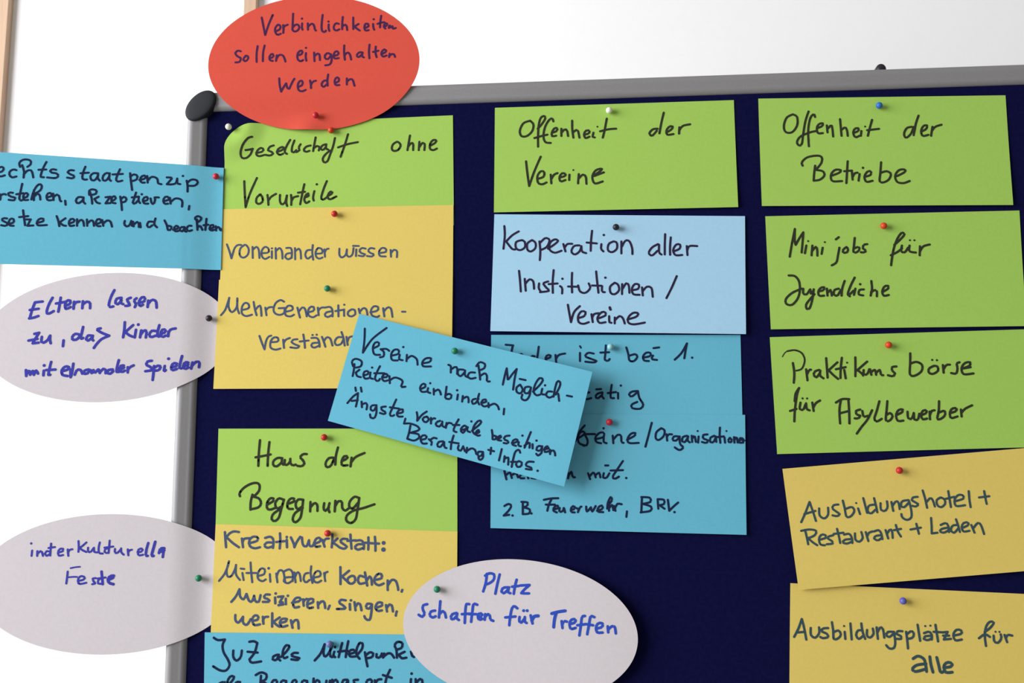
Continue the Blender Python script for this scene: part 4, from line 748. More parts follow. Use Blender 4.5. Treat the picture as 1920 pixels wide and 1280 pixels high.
    'O': '''
1.74:323.7,279.2 319.1,284.7 315.7,291.8;1.74:317.9,289.7 323.0,286.4 323.0,284.2 320.2,284.7 318.0,288.6 319.0,293.5 323.3,295.3
1.74:323.5,286.4 325.8,291.4 325.0,295.1 322.2,295.5;1.74:323.5,286.2 331.8,286.3
1.74:332.3,290.4 338.4,288.8 339.0,285.5 335.7,285.3 332.3,288.8 332.8,292.6 336.6,293.8;1.74:338.9,288.8 338.8,292.7 341.0,293.8;1.74:338.9,281.7
1.74:346.1,287.8 346.5,293.9;1.74:346.3,291.2 350.0,287.3 352.7,287.9 353.1,292.9 354.7,293.7
1.74:357.6,291.3 363.7,288.1 364.3,285.9 361.0,286.4 358.1,290.2 359.1,293.8 366.8,293.9;1.74:377.9,277.8 375.2,287.1 372.2,297.0
1.74:385.3,282.3 381.3,285.6 380.8,290.5 383.3,291.7 387.2,288.4 387.9,284.0 385.3,282.3;1.74:389.5,287.3 389.8,292.3
1.74:389.6,289.5 391.1,287.4 393.8,287.4;1.74:398.7,289.1 395.4,289.1 394.2,291.8 396.9,292.4 399.8,289.7
1.74:399.8,289.1 400.1,295.2 402.4,297.9 399.4,300.1 395.7,297.9;1.74:405.8,288.7 402.5,289.7 401.8,293.0 404.0,293.6 406.3,290.3
1.74:406.7,289.2 406.2,292.5 407.8,294.0;1.74:409.6,288.7 409.8,293.7;1.74:409.9,290.9 411.8,289.0 412.7,293.7;1.74:415.1,289.4 414.5,294.3
1.43:414.5,285.0;1.74:422.2,287.8 418.9,288.3 418.8,291.0 422.5,292.7 420.8,294.6 417.6,293.8
1.74:427.6,289.0 424.5,290.6 424.3,293.9 426.8,293.9 428.6,290.6;1.74:428.7,289.5 429.0,293.9;1.74:432.4,282.5 431.9,289.0 432.2,294.7
1.74:429.7,290.1 435.2,289.6;1.74:435.7,290.7 436.0,294.6;1.43:437.5,285.3;1.74:440.0,290.8 438.5,293.0 439.8,294.6 441.5,293.0 440.0,290.8
1.74:443.3,290.3 443.4,294.7;1.74:443.5,292.5 445.4,290.5 446.0,294.7;1.74:447.0,293.1 449.7,292.0 449.2,290.9 447.5,292.0 447.4,294.7 449.6,294.8
1.74:450.5,292.0 450.3,294.8;1.74:450.4,293.1 451.3,293.1;1.74:257.8,315.3 259.4,321.9;1.74:259.1,318.6 262.2,316.5 263.8,320.9
1.74:263.5,318.7 267.2,317.1 268.8,320.4;1.74:273.3,317.7 270.5,318.8 270.5,321.0 273.8,321.2;1.74:276.6,317.7 277.1,321.3;1.74:279.9,321.1 283.2,321.6
1.74:310.2,317.6 309.4,321.6;1.74:309.9,319.4 312.1,316.5 313.1,320.4 314.9,320.9;1.74:325.6,317.8 327.1,322.5;1.74:327.0,320.0 330.0,317.3 331.6,321.1
1.74:331.4,319.5 334.4,317.5 335.4,321.2;1.74:338.2,317.9 337.6,321.2 340.3,321.5 342.6,318.0;1.74:339.5,311.7 341.9,311.7
1.74:353.8,308.3 349.2,314.8 345.3,320.7 346.9,322.4 350.2,320.8;1.74:343.7,315.8 353.6,315.6;1.74:356.1,321.9
1.74:257.6,343.2 260.9,341.6 263.1,343.2 260.9,347.0 257.0,350.8;1.74:257.0,350.8 261.4,350.2;1.74:264.1,350.8;1.74:272.5,340.6 272.4,349.8
1.74:271.4,340.0 276.3,340.6 275.7,343.3 273.0,344.4;1.74:273.0,344.4 277.9,346.1 277.3,349.3 272.4,349.8;1.74:279.3,349.3
1.74:289.5,338.6 295.1,337.6 301.1,337.4;1.74:295.6,338.1 293.3,343.0 292.2,347.3;1.74:291.1,342.4 298.3,342.5
1.74:297.3,346.3 301.0,345.2 300.4,343.3 297.7,344.6 297.1,347.3 299.8,348.7;1.74:302.1,345.2 302.0,348.2 304.8,347.4 305.3,345.3
1.74:305.6,345.3 306.4,348.7;1.74:311.3,346.9 314.1,345.9 313.6,343.7 311.4,345.3 311.3,348.3 314.0,348.8;1.74:315.2,345.3 317.3,346.4 316.7,348.6
1.74:316.7,348.6 318.5,344.8 319.6,344.3;1.74:323.4,344.3 323.9,348.1 327.2,344.9;1.74:327.2,344.9 328.2,348.2 331.0,343.9
1.74:332.0,347.7 336.4,346.1 335.9,343.6 333.2,345.0 332.6,348.2 336.9,348.8;1.74:340.2,346.1 340.9,341.3 343.2,337.0 344.2,339.2 342.0,342.4
1.74:341.8,340.7 341.6,347.8;1.74:341.7,345.6 344.1,343.3 345.1,347.3;1.74:345.7,344.0 346.7,347.8;1.74:346.5,345.6 348.5,342.4 351.8,342.7
1.74:355.9,348.4 355.3,352.7;1.74:368.2,337.2 367.3,349.1;1.74:367.7,337.2 374.2,337.8 374.6,341.1 368.6,342.6
1.74:368.6,342.6 375.0,344.8 374.4,348.1 366.8,349.3;1.74:380.6,339.0 380.9,346.5;1.74:380.6,339.0 385.5,339.6 385.4,342.8 381.6,343.8
1.74:382.1,343.8 385.8,346.6;1.74:388.7,339.6 389.5,348.2;1.74:389.5,348.2 392.9,345.0 396.8,341.8;1.74:393.6,349.3''',
    'P': '''
1.70:142.3,196.0 142.1,206.2 141.0,216.3;1.70:141.0,216.3 148.7,205.2 160.8,196.0
1.70:149.4,213.0 154.2,210.7 154.1,208.0 151.1,208.3 149.4,212.4 150.7,217.8 155.5,218.5;1.70:156.0,213.8 158.7,216.2 158.5,219.8 155.5,220.6
1.70:156.0,213.8 160.8,213.7 163.2,215.4;1.70:165.7,219.4 171.0,218.0 171.0,214.8 167.4,214.7 165.0,218.2 165.7,222.9 170.5,223.6
1.70:172.2,218.9 171.7,222.5 174.6,223.5;1.70:175.1,212.5;1.70:178.2,219.1 177.9,224.4;1.70:178.2,222.7 181.8,220.1 185.3,221.7 186.9,224.1 187.2,227.6
1.70:191.3,226.5 197.2,225.5 198.4,222.6 194.2,222.5 191.3,225.4 191.9,228.9 198.4,229.3;1.70:212.9,228.3 214.9,229.5 214.9,234.8
1.70:214.9,232.4 218.5,230.2 220.2,231.4 220.2,236.1;1.70:225.5,232.7 221.4,232.6 220.8,236.1 223.1,237.9 226.7,234.5
1.70:226.7,233.3 226.7,237.4 229.0,239.0;1.70:234.9,235.3 230.8,235.2 229.0,238.0 231.3,240.2 235.4,239.6
1.70:236.1,230.0 239.0,226.8 243.1,228.5 242.5,231.9 238.4,233.6;1.70:237.8,229.5 238.7,235.9 239.2,241.2
1.70:239.2,238.3 243.0,236.1 244.8,238.4 244.8,242.5 247.1,242.9;1.70:261.1,232.5 259.4,238.8 257.8,245.8
1.70:261.1,232.5 261.7,238.9 262.2,241.8 265.8,237.3 269.3,233.3;1.70:269.3,233.3 267.5,241.4 266.2,250.1
1.70:272.0,246.2 269.1,248.4 269.1,251.9 272.0,253.3 274.0,250.3 272.0,246.2;1.70:271.7,241.5 276.4,242.6
1.70:279.5,248.1 276.1,248.6 275.4,252.6 278.3,253.3 280.7,249.9;1.70:280.7,248.7 279.4,255.6 276.5,259.0 273.1,257.7 273.7,254.3
1.70:282.4,252.2 288.2,246.6 290.5,242.6 287.7,241.4 284.2,246.5 282.9,252.2 285.2,255.2 288.1,254.7;1.70:289.9,250.1 289.2,254.1 292.1,254.8
1.70:292.2,247.3;1.70:297.8,252.6 294.4,252.5 293.0,255.4 295.5,257.4 298.3,256.3
1.70:300.7,255.0 304.2,248.2 304.2,244.7 302.0,244.7 300.2,250.4 298.9,256.7;1.70:299.5,254.4 302.4,253.9 303.4,260.2;1.70:309.7,256.1 313.7,257.0
1.70:132.8,227.4 131.9,223.3 135.1,221.3 139.9,223.5 139.4,227.6 135.2,228.7;1.70:134.0,225.7 133.5,231.0 132.6,235.7;1.70:138.3,230.5 135.3,232.8
1.70:135.3,232.8 136.5,235.8 139.6,236.8;1.70:141.9,235.4 145.5,234.3 145.5,231.9 142.5,232.4 141.7,235.4 143.2,238.1 146.2,237.8
1.70:147.7,233.1 147.4,237.3 149.8,238.5;1.70:149.0,229.0;1.70:155.6,228.0 152.7,233.9 151.6,238.6 154.0,240.4 155.7,238.6;1.70:150.9,233.8 159.3,234.0
1.70:157.5,237.5 161.7,237.0 161.6,234.7 158.7,235.2 157.5,238.1 159.3,240.5 162.3,240.0;1.70:163.7,236.5 164.1,242.4
1.70:164.1,240.0 168.2,237.8 173.0,239.3 174.8,241.4 173.7,245.5 177.2,245.6
1.70:190.2,247.7 193.8,246.0 193.2,243.6 190.8,244.2 189.4,247.1 190.8,250.0 194.4,250.1;1.70:196.1,247.2 195.6,250.1 197.9,251.3;1.70:197.9,243.2
1.70:200.8,247.9 200.9,252.6;1.70:201.2,250.2 204.4,248.6 206.1,250.4 206.7,252.7
1.70:211.4,246.4 210.8,251.6 210.6,255.7 214.4,256.4 215.5,253.5 213.2,252.3 210.8,253.4;1.70:220.8,253.0 220.2,257.1;1.70:220.2,249.5
1.70:224.9,254.3 224.3,258.9;1.70:224.7,256.6 228.4,254.9 229.6,256.7 229.6,259.6;1.70:235.4,256.8 232.5,257.9 233.1,260.8 235.4,260.3 237.7,256.9
1.70:238.3,252.8 237.1,258.0 238.3,261.5;1.70:240.6,260.4 244.1,259.3 243.5,257.6 241.2,258.1 240.0,261.0 242.4,263.3 244.7,262.8
1.70:245.9,260.5 246.1,264.0;1.70:246.4,262.9 250.5,261.2 253.4,263.0 254.5,265.9;1.70:258.8,265.5 258.3,270.0;1.70:135.1,245.3 135.6,248.2
1.70:139.7,245.4 140.4,248.9;1.70:128.6,258.1 133.2,252.9 137.4,250.0;1.70:137.4,250.0 136.9,255.9 135.8,261.1;1.70:132.1,256.4 137.2,255.9
1.70:140.5,257.1 140.9,261.8;1.70:140.9,259.5 144.1,258.4 145.3,260.2 144.8,263.7;1.70:151.9,260.3 148.9,260.8 148.3,263.7 150.7,264.9 152.5,262.1
1.70:153.0,260.3 153.1,266.7 151.4,270.8 148.4,270.4 147.8,267.8;1.70:160.8,261.6 157.2,262.2 157.9,264.5 160.8,266.3 159.7,267.8 156.1,266.8
1.70:169.6,256.0 166.7,262.4 164.4,268.1 166.2,269.6 168.0,268.8;1.70:164.4,262.3 172.1,263.6
1.70:170.3,267.7 175.0,266.6 175.0,264.3 172.1,264.8 170.3,267.7 171.5,270.0 175.1,270.1;1.70:177.4,271.9 176.3,275.9
1.70:186.8,266.8 187.4,270.3 187.2,273.8;1.70:187.2,273.8 191.0,269.2 195.1,266.4
1.70:195.1,270.5 192.1,271.6 192.2,273.9 194.5,275.1 196.8,272.8 195.1,270.5;1.70:198.6,271.7 198.6,276.3;1.70:198.6,274.0 200.4,272.1 202.1,272.3
1.70:206.2,274.2 203.3,275.3 202.7,277.6 205.6,278.8 208.0,275.9;1.70:208.0,274.8 208.0,278.2 209.7,279.4;1.70:211.5,276.0 210.9,280.0
1.70:210.9,278.3 213.2,276.0 215.6,276.6;1.70:221.4,273.3 218.5,278.4 217.3,282.4 219.6,283.6;1.70:216.7,277.8 222.0,277.9
1.70:223.7,282.0 227.8,280.9 227.2,278.6 224.9,279.1 223.1,282.0 224.9,284.3 226.6,282.6;1.70:228.9,279.8 228.4,282.6 230.7,283.8;1.70:231.9,275.2
1.70:232.4,282.7 238.2,278.2 240.0,275.4 237.7,274.8 234.2,278.7 233.0,283.3 234.7,285.6
1.70:234.7,285.6 238.2,284.0 237.6,282.2 235.3,284.5 236.5,286.8 238.8,286.6
1.70:248.6,282.5 249.2,287.0 249.2,289.9 251.5,289.9 252.1,287.7 249.8,287.0
1.70:253.2,290.0 256.1,288.3 255.5,287.2 253.6,288.3 253.2,290.5 256.1,291.2
1.70:263.0,287.3 259.6,287.8 258.6,290.1 261.8,291.8 261.3,293.5 258.2,293.1
1.70:265.3,293.6 269.3,292.0 268.7,290.3 265.9,291.3 265.0,294.2 268.1,295.6;1.70:270.4,292.6 270.1,295.4 272.1,296.0;1.70:273.4,287.5
1.70:280.2,284.8 277.3,291.6 275.0,297.2;1.70:275.0,295.5 279.0,293.3 279.0,297.3;1.70:281.5,294.5 281.5,297.9;1.70:284.7,291.7
1.70:288.6,296.3 285.8,296.2 284.6,299.1 287.5,299.7 289.2,296.9;1.70:289.2,296.3 288.6,301.4 285.7,303.6 284.4,302.2
1.70:290.9,298.6 294.3,298.1 293.2,296.4 291.2,298.0 291.4,300.9 294.3,300.3;1.70:295.4,299.2 295.4,302.6
1.70:295.4,301.3 297.4,299.6 299.1,301.0 299.5,303.8;1.70:176.9,275.9 181.6,276.0 187.5,278.4 188.7,281.3 181.7,283.5
1.70:181.6,277.7 180.5,283.5 179.1,288.1;1.70:181.7,283.5 188.1,284.8 188.7,287.7 184.6,289.9 179.1,288.3
1.70:190.5,289.4 194.6,288.4 194.6,286.1 191.6,286.0 190.1,288.9 191.7,292.3 195.2,292.4;1.70:196.9,289.0 199.3,291.3 199.0,293.6
1.70:198.1,289.6 201.0,287.9 203.3,288.5;1.70:208.6,290.9 205.1,291.4 203.9,294.2 206.3,295.4 209.2,292.0;1.70:209.5,291.5 209.8,295.5 211.5,296.4
1.70:217.3,286.4 215.6,292.1 215.0,297.3;1.70:213.8,291.5 221.4,292.8;1.70:221.4,294.5 220.8,297.4 223.1,298.6 224.9,295.7;1.70:225.1,295.2 226.6,299.2
1.70:228.3,296.4 227.8,300.3;1.70:228.3,299.0 231.8,297.0 234.7,298.2 235.9,301.6;1.70:241.1,300.0 237.6,299.9 237.0,302.8 239.3,303.4 241.3,300.6
1.70:241.3,300.0 241.3,304.5 238.7,306.4 237.6,304.5;1.70:248.0,296.7 247.4,301.8;1.70:245.7,298.4 250.3,299.6;1.70:256.6,298.0 254.3,307.0
1.70:258.9,303.7 258.3,308.2;1.70:258.5,306.0 261.7,304.9 261.7,310.5;1.70:271.5,301.1 270.4,298.8 267.5,300.5 265.7,306.6 264.5,312.3
1.70:264.0,308.3 268.6,308.4;1.70:270.3,307.8 268.0,309.5 269.1,312.3 272.0,311.8 272.6,309.0 270.3,307.8
1.70:282.2,308.6 277.7,308.5 276.0,311.3 279.9,313.1 280.5,314.7 275.9,314.1;1.70:285.3,315.7''',
    'Q': '''
1.88:504.2,19.7 498.9,22.6 496.2,29.9 497.6,35.2 502.8,35.4 507.2,29.6 507.6,22.2 504.2,19.7
1.88:517.4,17.6 514.3,26.2 511.9,37.1 510.3,45.7 507.9,47.4 506.3,44.3 509.5,39.5 517.7,36.1 522.9,35.1
1.88:522.5,22.7 521.5,20.3 518.4,23.8 516.1,34.8 515.9,48.3;1.88:523.7,32.6 527.8,30.9 528.5,28.5 525.6,29.0 523.5,32.0 524.0,36.9 528.0,37.1
1.88:531.8,30.4 532.0,36.6;1.88:532.2,33.5 535.3,30.6 536.2,33.7 536.4,40.4;1.88:543.0,25.3 543.2,32.7 543.3,40.0
1.88:543.2,35.1 546.6,32.8 548.1,35.3 548.4,40.2;1.88:553.1,37.9 557.2,36.2 557.4,33.8 554.5,34.3 553.1,37.9 554.6,41.6 558.1,40.5
1.88:559.9,36.3 559.2,40.5;1.46:563.2,32.5;1.88:569.3,26.8 567.1,33.5 564.9,40.7;1.88:564.7,35.8 574.4,34.9
1.88:601.2,34.0 597.2,35.1 594.6,39.9 596.0,43.4 600.2,40.1 602.9,34.1;1.88:607.6,24.4 604.8,31.7 602.4,41.4
1.88:608.8,38.5 613.0,36.2 613.8,33.2 610.9,33.7 608.7,37.9 609.7,42.2 614.3,41.5;1.88:618.2,34.6 616.5,42.4;1.88:617.4,38.2 620.5,34.7 625.7,33.0
1.88:509.7,65.2 509.3,62.2 514.1,58.0 522.2,56.8 525.8,58.4 525.2,63.3 520.3,69.2;1.88:520.0,65.5 518.7,72.8 518.0,78.2
1.88:520.3,69.2 525.9,70.6 527.0,74.3 523.2,77.8 518.0,78.6;1.88:533.6,74.5 539.4,72.2 540.7,70.1 536.2,69.7 532.5,73.8 533.3,79.3 541.0,79.6
1.88:546.9,62.5 545.8,71.2 544.5,81.5;1.88:543.5,71.1 549.8,70.7;1.88:549.7,71.3 549.8,78.6;1.88:550.0,76.2 551.9,73.2 554.2,72.7
1.88:555.8,73.9 554.6,79.7;1.88:559.0,68.6;1.88:560.1,76.5 564.8,74.8 565.0,71.8 562.1,72.3 559.6,76.5 560.9,80.8 565.9,80.1
1.88:574.1,64.2 572.8,73.3 571.7,80.5 574.4,81.8 579.1,79.5 581.2,74.7 578.0,72.2 573.4,73.3
1.88:586.1,76.7 592.6,73.3 592.7,71.2 588.2,71.5 584.7,76.0 585.7,81.5 590.7,82.9 595.9,81.2''',
    'R': '''
1.88:500.7,119.1 497.8,130.9 495.2,142.6;1.88:500.7,119.1 500.0,128.6 500.6,132.7;1.88:500.6,132.7 503.7,127.5 507.4,122.2
1.88:507.4,122.2 506.3,131.1 505.1,139.3;1.88:509.2,133.5 507.7,140.0;1.46:510.9,129.8;1.88:514.1,133.7 513.0,141.9
1.88:513.5,138.4 516.8,134.9 517.8,137.3 517.7,142.3;1.88:522.4,135.7 521.2,140.9;1.46:524.4,131.0;1.88:535.9,136.0 534.4,142.4 532.7,148.3 528.8,150.8
1.88:533.5,128.9 535.9,127.1;1.88:541.6,135.6 538.9,137.8 538.8,140.2 541.8,140.0 542.8,137.4 541.6,135.6
1.88:548.8,128.1 547.8,134.5 547.1,139.8 549.7,140.2 552.1,137.6 551.1,135.8 548.0,136.9
1.88:558.5,133.6 555.7,134.2 554.9,137.1 557.0,138.9 555.8,140.4 553.0,140.3
1.88:580.3,134.8 585.6,130.2 589.0,126.2 587.1,124.7 583.5,129.0 580.1,136.6 577.9,144.7 576.5,151.9;1.88:576.9,143.5 582.6,140.7 586.2,137.9
1.88:586.4,135.5 585.5,140.2 588.2,141.2 591.2,137.4;1.88:592.5,135.7 592.1,140.4 597.1,141.7;1.46:593.1,131.2;1.46:596.7,131.3
1.88:600.8,136.5 600.0,144.1;1.88:600.5,140.6 603.6,136.6 608.7,135.2
1.88:493.5,158.5 498.5,159.2 501.6,163.9 501.8,171.0 499.7,177.9 494.9,183.1 490.4,182.4 490.1,178.3 495.5,173.2 503.5,169.8
1.88:504.6,169.9 504.4,174.0 507.1,174.6 509.6,171.2;1.88:510.2,170.6 510.5,174.1 513.0,171.2
1.88:513.0,170.6 511.3,179.4 508.7,186.3 506.4,186.8 506.1,183.3 509.1,179.3 513.3,174.7
1.88:516.8,172.5 520.8,171.4 521.5,169.1 518.7,169.6 516.6,172.5 517.1,176.0 521.0,176.1;1.88:523.6,170.3 523.8,176.1
1.88:524.0,173.8 526.4,171.5 527.2,176.2;1.88:533.1,170.5 529.7,171.6 528.9,175.1 531.6,176.3 534.7,171.7;1.88:538.3,164.2 535.9,170.6 535.0,176.4
1.88:546.6,161.5 542.8,168.4 540.1,175.3 541.6,177.1;1.88:546.5,170.8 545.0,176.0;1.88:541.1,176.0 544.9,172.5
1.88:553.1,171.6 549.7,172.1 548.9,175.6 552.2,176.6;1.88:550.6,167.2;1.88:559.7,164.7 559.8,171.1 558.3,176.9
1.88:558.8,174.0 562.0,172.4 563.5,173.6 563.2,177.6;1.88:567.9,174.2 572.6,171.4 572.8,169.1 569.9,169.6 567.8,173.7 568.8,177.2 572.7,176.7''',
    'S': '''
0.83:485.1,225.7 487.3,222.4 489.3,221.2;1.46:489.3,221.2 495.4,220.5 500.8,223.1 502.8,228.9 500.2,235.6 495.6,237.3
1.88:493.2,231.0 493.9,238.9 493.1,247.1;1.88:503.5,236.3 504.1,245.3;1.88:503.8,240.8 505.8,237.1 507.3,236.7
1.88:513.9,237.0 510.6,238.1 509.3,240.9 511.4,242.9 514.4,239.3;1.88:514.7,237.6 514.4,241.6 516.9,243.9;1.88:520.0,227.5 520.1,236.0 520.2,243.4
1.88:528.7,231.1 521.1,237.7;1.88:521.6,237.7 524.7,241.2 528.4,244.6;1.88:532.5,227.4 531.2,235.1 530.4,243.9;1.88:527.2,236.7 535.0,235.1
1.88:533.8,237.4 534.5,244.2;1.46:536.4,231.5;1.88:543.2,227.3 542.8,235.3 542.3,242.6;1.88:552.4,230.9 543.7,238.1
1.88:544.3,237.6 547.9,241.0 548.4,242.2;1.88:549.2,237.7 549.0,241.0 551.7,241.1 553.6,237.2;1.88:554.2,237.2 555.0,241.7
1.88:555.1,239.5 558.0,237.8 558.8,241.8;1.88:559.0,240.1 561.8,237.9 562.7,241.8 564.3,242.2
1.88:575.2,235.3 571.9,235.8 571.7,238.6 573.7,240.9 571.9,243.1 568.1,242.3
1.88:586.9,224.8 586.3,232.7 585.5,241.7 588.9,243.1 594.6,239.6 595.5,234.5 591.3,231.9 586.3,233.2
1.88:604.8,235.3 600.8,237.5 600.5,240.8 603.7,241.8 607.7,239.3 607.4,235.9 604.8,235.3;1.56:603.8,230.5;1.56:607.5,230.8;1.88:611.9,234.8 612.0,241.0
1.88:612.2,238.2 614.6,234.9 617.4,234.6;1.88:625.1,232.8 622.9,233.9 623.1,237.9 621.7,241.8 617.9,241.4
1.88:626.9,237.9 632.5,235.8 633.3,233.0 629.4,233.5 626.4,237.4 627.6,242.4 635.3,242.0;1.88:627.5,237.9 633.5,236.9
1.88:497.1,251.4 495.1,257.0 492.9,268.3 491.8,278.3;1.88:497.1,251.4 494.1,255.9 493.0,262.1;1.88:488.9,269.9 494.0,268.3
1.88:497.5,263.3 496.7,268.3 499.4,268.9 501.3,265.0;1.88:501.9,263.9 502.2,268.4 504.4,269.6;1.56:499.4,259.9;1.56:503.0,260.0
1.88:506.9,263.4 507.6,270.2;1.88:507.5,267.4 509.6,264.0 513.1,261.8;1.88:525.6,263.7 530.7,261.0 536.2,261.1;1.88:529.5,262.1 528.0,269.9 527.9,280.5
1.88:535.6,261.1 535.6,271.2 535.2,280.6;1.88:528.9,272.2 535.6,270.6;1.88:544.4,269.6 541.1,270.7 541.4,273.5 544.1,274.6 542.3,276.6 539.6,276.6
1.88:546.0,270.8 546.8,275.2 550.1,274.7;1.88:553.7,270.3 549.3,278.1 544.6,283.5 540.5,288.8
1.88:559.9,263.2 557.5,270.4 555.1,277.0 556.9,279.3 560.8,277.3
1.88:566.2,263.2 565.1,270.5 564.0,278.3 566.7,278.9 569.4,275.6 567.7,272.8 564.6,274.4
1.88:572.5,274.5 577.0,272.3 577.7,270.1 574.4,270.6 572.3,274.5 573.3,279.0 577.6,279.0;1.88:581.4,271.9 581.6,276.9 584.2,277.5 586.1,273.6
1.88:586.2,273.0 586.4,278.1 589.1,278.1 590.5,273.7;1.88:592.0,274.8 595.9,273.2 596.1,271.0 593.4,271.5 591.8,274.8 592.9,278.1 596.2,277.6
1.88:598.7,272.1 598.5,278.2;1.88:598.7,274.9 600.4,271.6 602.6,271.1
1.88:606.7,263.9 605.9,271.1 604.3,277.8 607.0,278.0 610.4,275.1 610.2,271.7 606.3,272.8
1.88:614.9,273.5 619.3,271.9 619.5,269.7 616.2,270.2 614.4,273.5 615.1,277.4 620.1,276.3;1.88:623.2,270.8 623.3,276.4
1.88:623.3,273.6 626.5,270.3 632.1,267.6''',
    'T': '''
1.73:492.7,358.1 496.6,350.4 500.1,342.4;1.73:500.1,342.4 502.2,349.4 504.2,357.2;1.73:495.5,351.8 504.2,349.4
1.73:507.3,347.5 507.4,353.0 510.8,355.3 513.9,352.5 514.3,347.0
1.73:522.4,344.6 518.9,345.1 517.7,347.6 520.5,350.1 522.9,352.1 520.8,353.6 517.4,353.0
1.73:526.1,341.6 527.2,347.7 528.2,354.1 531.7,353.7 534.5,349.7 532.7,346.7 527.6,348.2;1.73:537.6,347.8 538.8,352.2;1.44:536.4,343.6
1.73:542.1,339.8 543.2,345.3 544.3,351.3;1.73:550.7,344.9 546.1,345.8 544.9,349.8 547.2,351.8 550.9,348.9;1.73:550.5,339.9 551.6,345.9 552.2,350.9
1.73:555.2,343.9 555.3,348.9 558.2,349.9 560.4,347.0 560.3,342.5;1.73:563.7,343.0 564.6,350.0;1.73:564.4,346.0 567.2,342.6 569.1,343.6 569.7,348.6
1.73:576.6,341.7 572.1,342.6 570.9,346.1 573.3,347.1 577.0,343.7;1.73:577.1,341.7 578.5,349.1 578.1,355.1 574.5,357.0 571.2,355.0 570.7,352.5
1.73:584.2,339.2 580.7,339.7 579.6,341.7 582.4,343.7 584.3,345.2 582.2,346.7 579.7,346.2;1.73:588.5,334.3 590.0,341.3 590.9,347.8
1.73:590.8,343.3 594.0,340.3 595.8,342.3 596.9,346.8;1.73:601.9,339.9 598.8,341.9 599.0,345.9 601.8,347.4 604.9,344.9 604.7,341.4 601.9,339.9
1.73:608.2,335.0 608.7,341.5 609.2,347.4;1.73:605.8,341.0 612.3,339.5
1.73:612.5,343.0 619.0,341.1 619.2,338.6 615.8,338.1 612.6,341.5 613.2,346.5 620.1,346.1;1.73:623.9,335.2 623.9,341.6 624.3,347.6
1.73:635.7,335.3 636.2,340.3 636.8,345.2;1.73:631.4,340.2 639.3,339.3;1.73:495.3,364.3 496.4,370.2 497.1,375.2
1.73:492.3,364.8 498.8,363.8 503.7,364.9 502.5,368.3 496.9,370.7;1.73:496.9,370.2 500.7,373.7 504.0,376.0
1.73:506.2,371.8 510.8,370.4 510.9,368.4 508.0,367.9 505.8,370.8 506.5,375.3 509.9,376.1
1.73:516.9,368.4 513.3,369.4 512.7,370.9 515.6,372.9 515.9,374.8 511.5,375.3;1.73:520.2,363.5 521.3,369.4 521.9,374.4;1.73:517.4,367.4 524.9,366.5
1.73:525.3,368.0 529.3,367.5 531.1,370.5 531.3,374.5;1.73:531.0,371.5 526.0,371.9 523.9,373.9 526.8,374.9 530.9,373.5
1.73:533.8,367.1 533.9,372.0 536.8,373.5 539.5,370.6 538.8,366.1;1.73:542.2,366.2 543.7,373.1;1.73:543.0,369.6 544.7,366.7 547.7,365.7
1.73:548.7,365.7 552.2,364.8 554.0,367.2 554.6,371.7;1.73:553.9,368.7 549.9,369.2 548.3,371.1 551.1,372.6 554.2,370.7;1.73:557.6,364.8 559.1,371.2
1.73:558.4,367.8 561.1,364.3 562.5,365.8 562.6,370.8;1.73:565.8,360.9 566.9,365.9 569.0,369.8;1.73:564.0,364.9 569.5,363.9
1.73:581.6,360.1 582.3,364.0 583.0,367.8;1.73:576.8,364.5 584.8,363.1;1.73:593.3,355.7 593.2,362.1 592.8,367.6;1.73:592.8,367.6 597.2,367.1
1.73:600.2,361.2 604.2,359.8 606.0,362.2 606.1,366.7;1.73:605.9,363.2 600.9,364.2 599.3,366.1 602.1,367.1 606.0,365.2
1.73:613.4,361.3 609.4,361.8 607.7,365.2 609.9,367.2 613.6,363.8;1.73:612.3,356.9 613.4,361.3 614.4,366.7
1.73:616.1,363.8 621.2,361.4 620.9,359.4 617.9,359.9 616.2,362.8 617.3,366.3 621.8,365.8;1.73:623.6,361.4 625.5,367.3
1.73:624.9,363.9 628.6,360.0 630.9,361.5 632.7,368.4''',
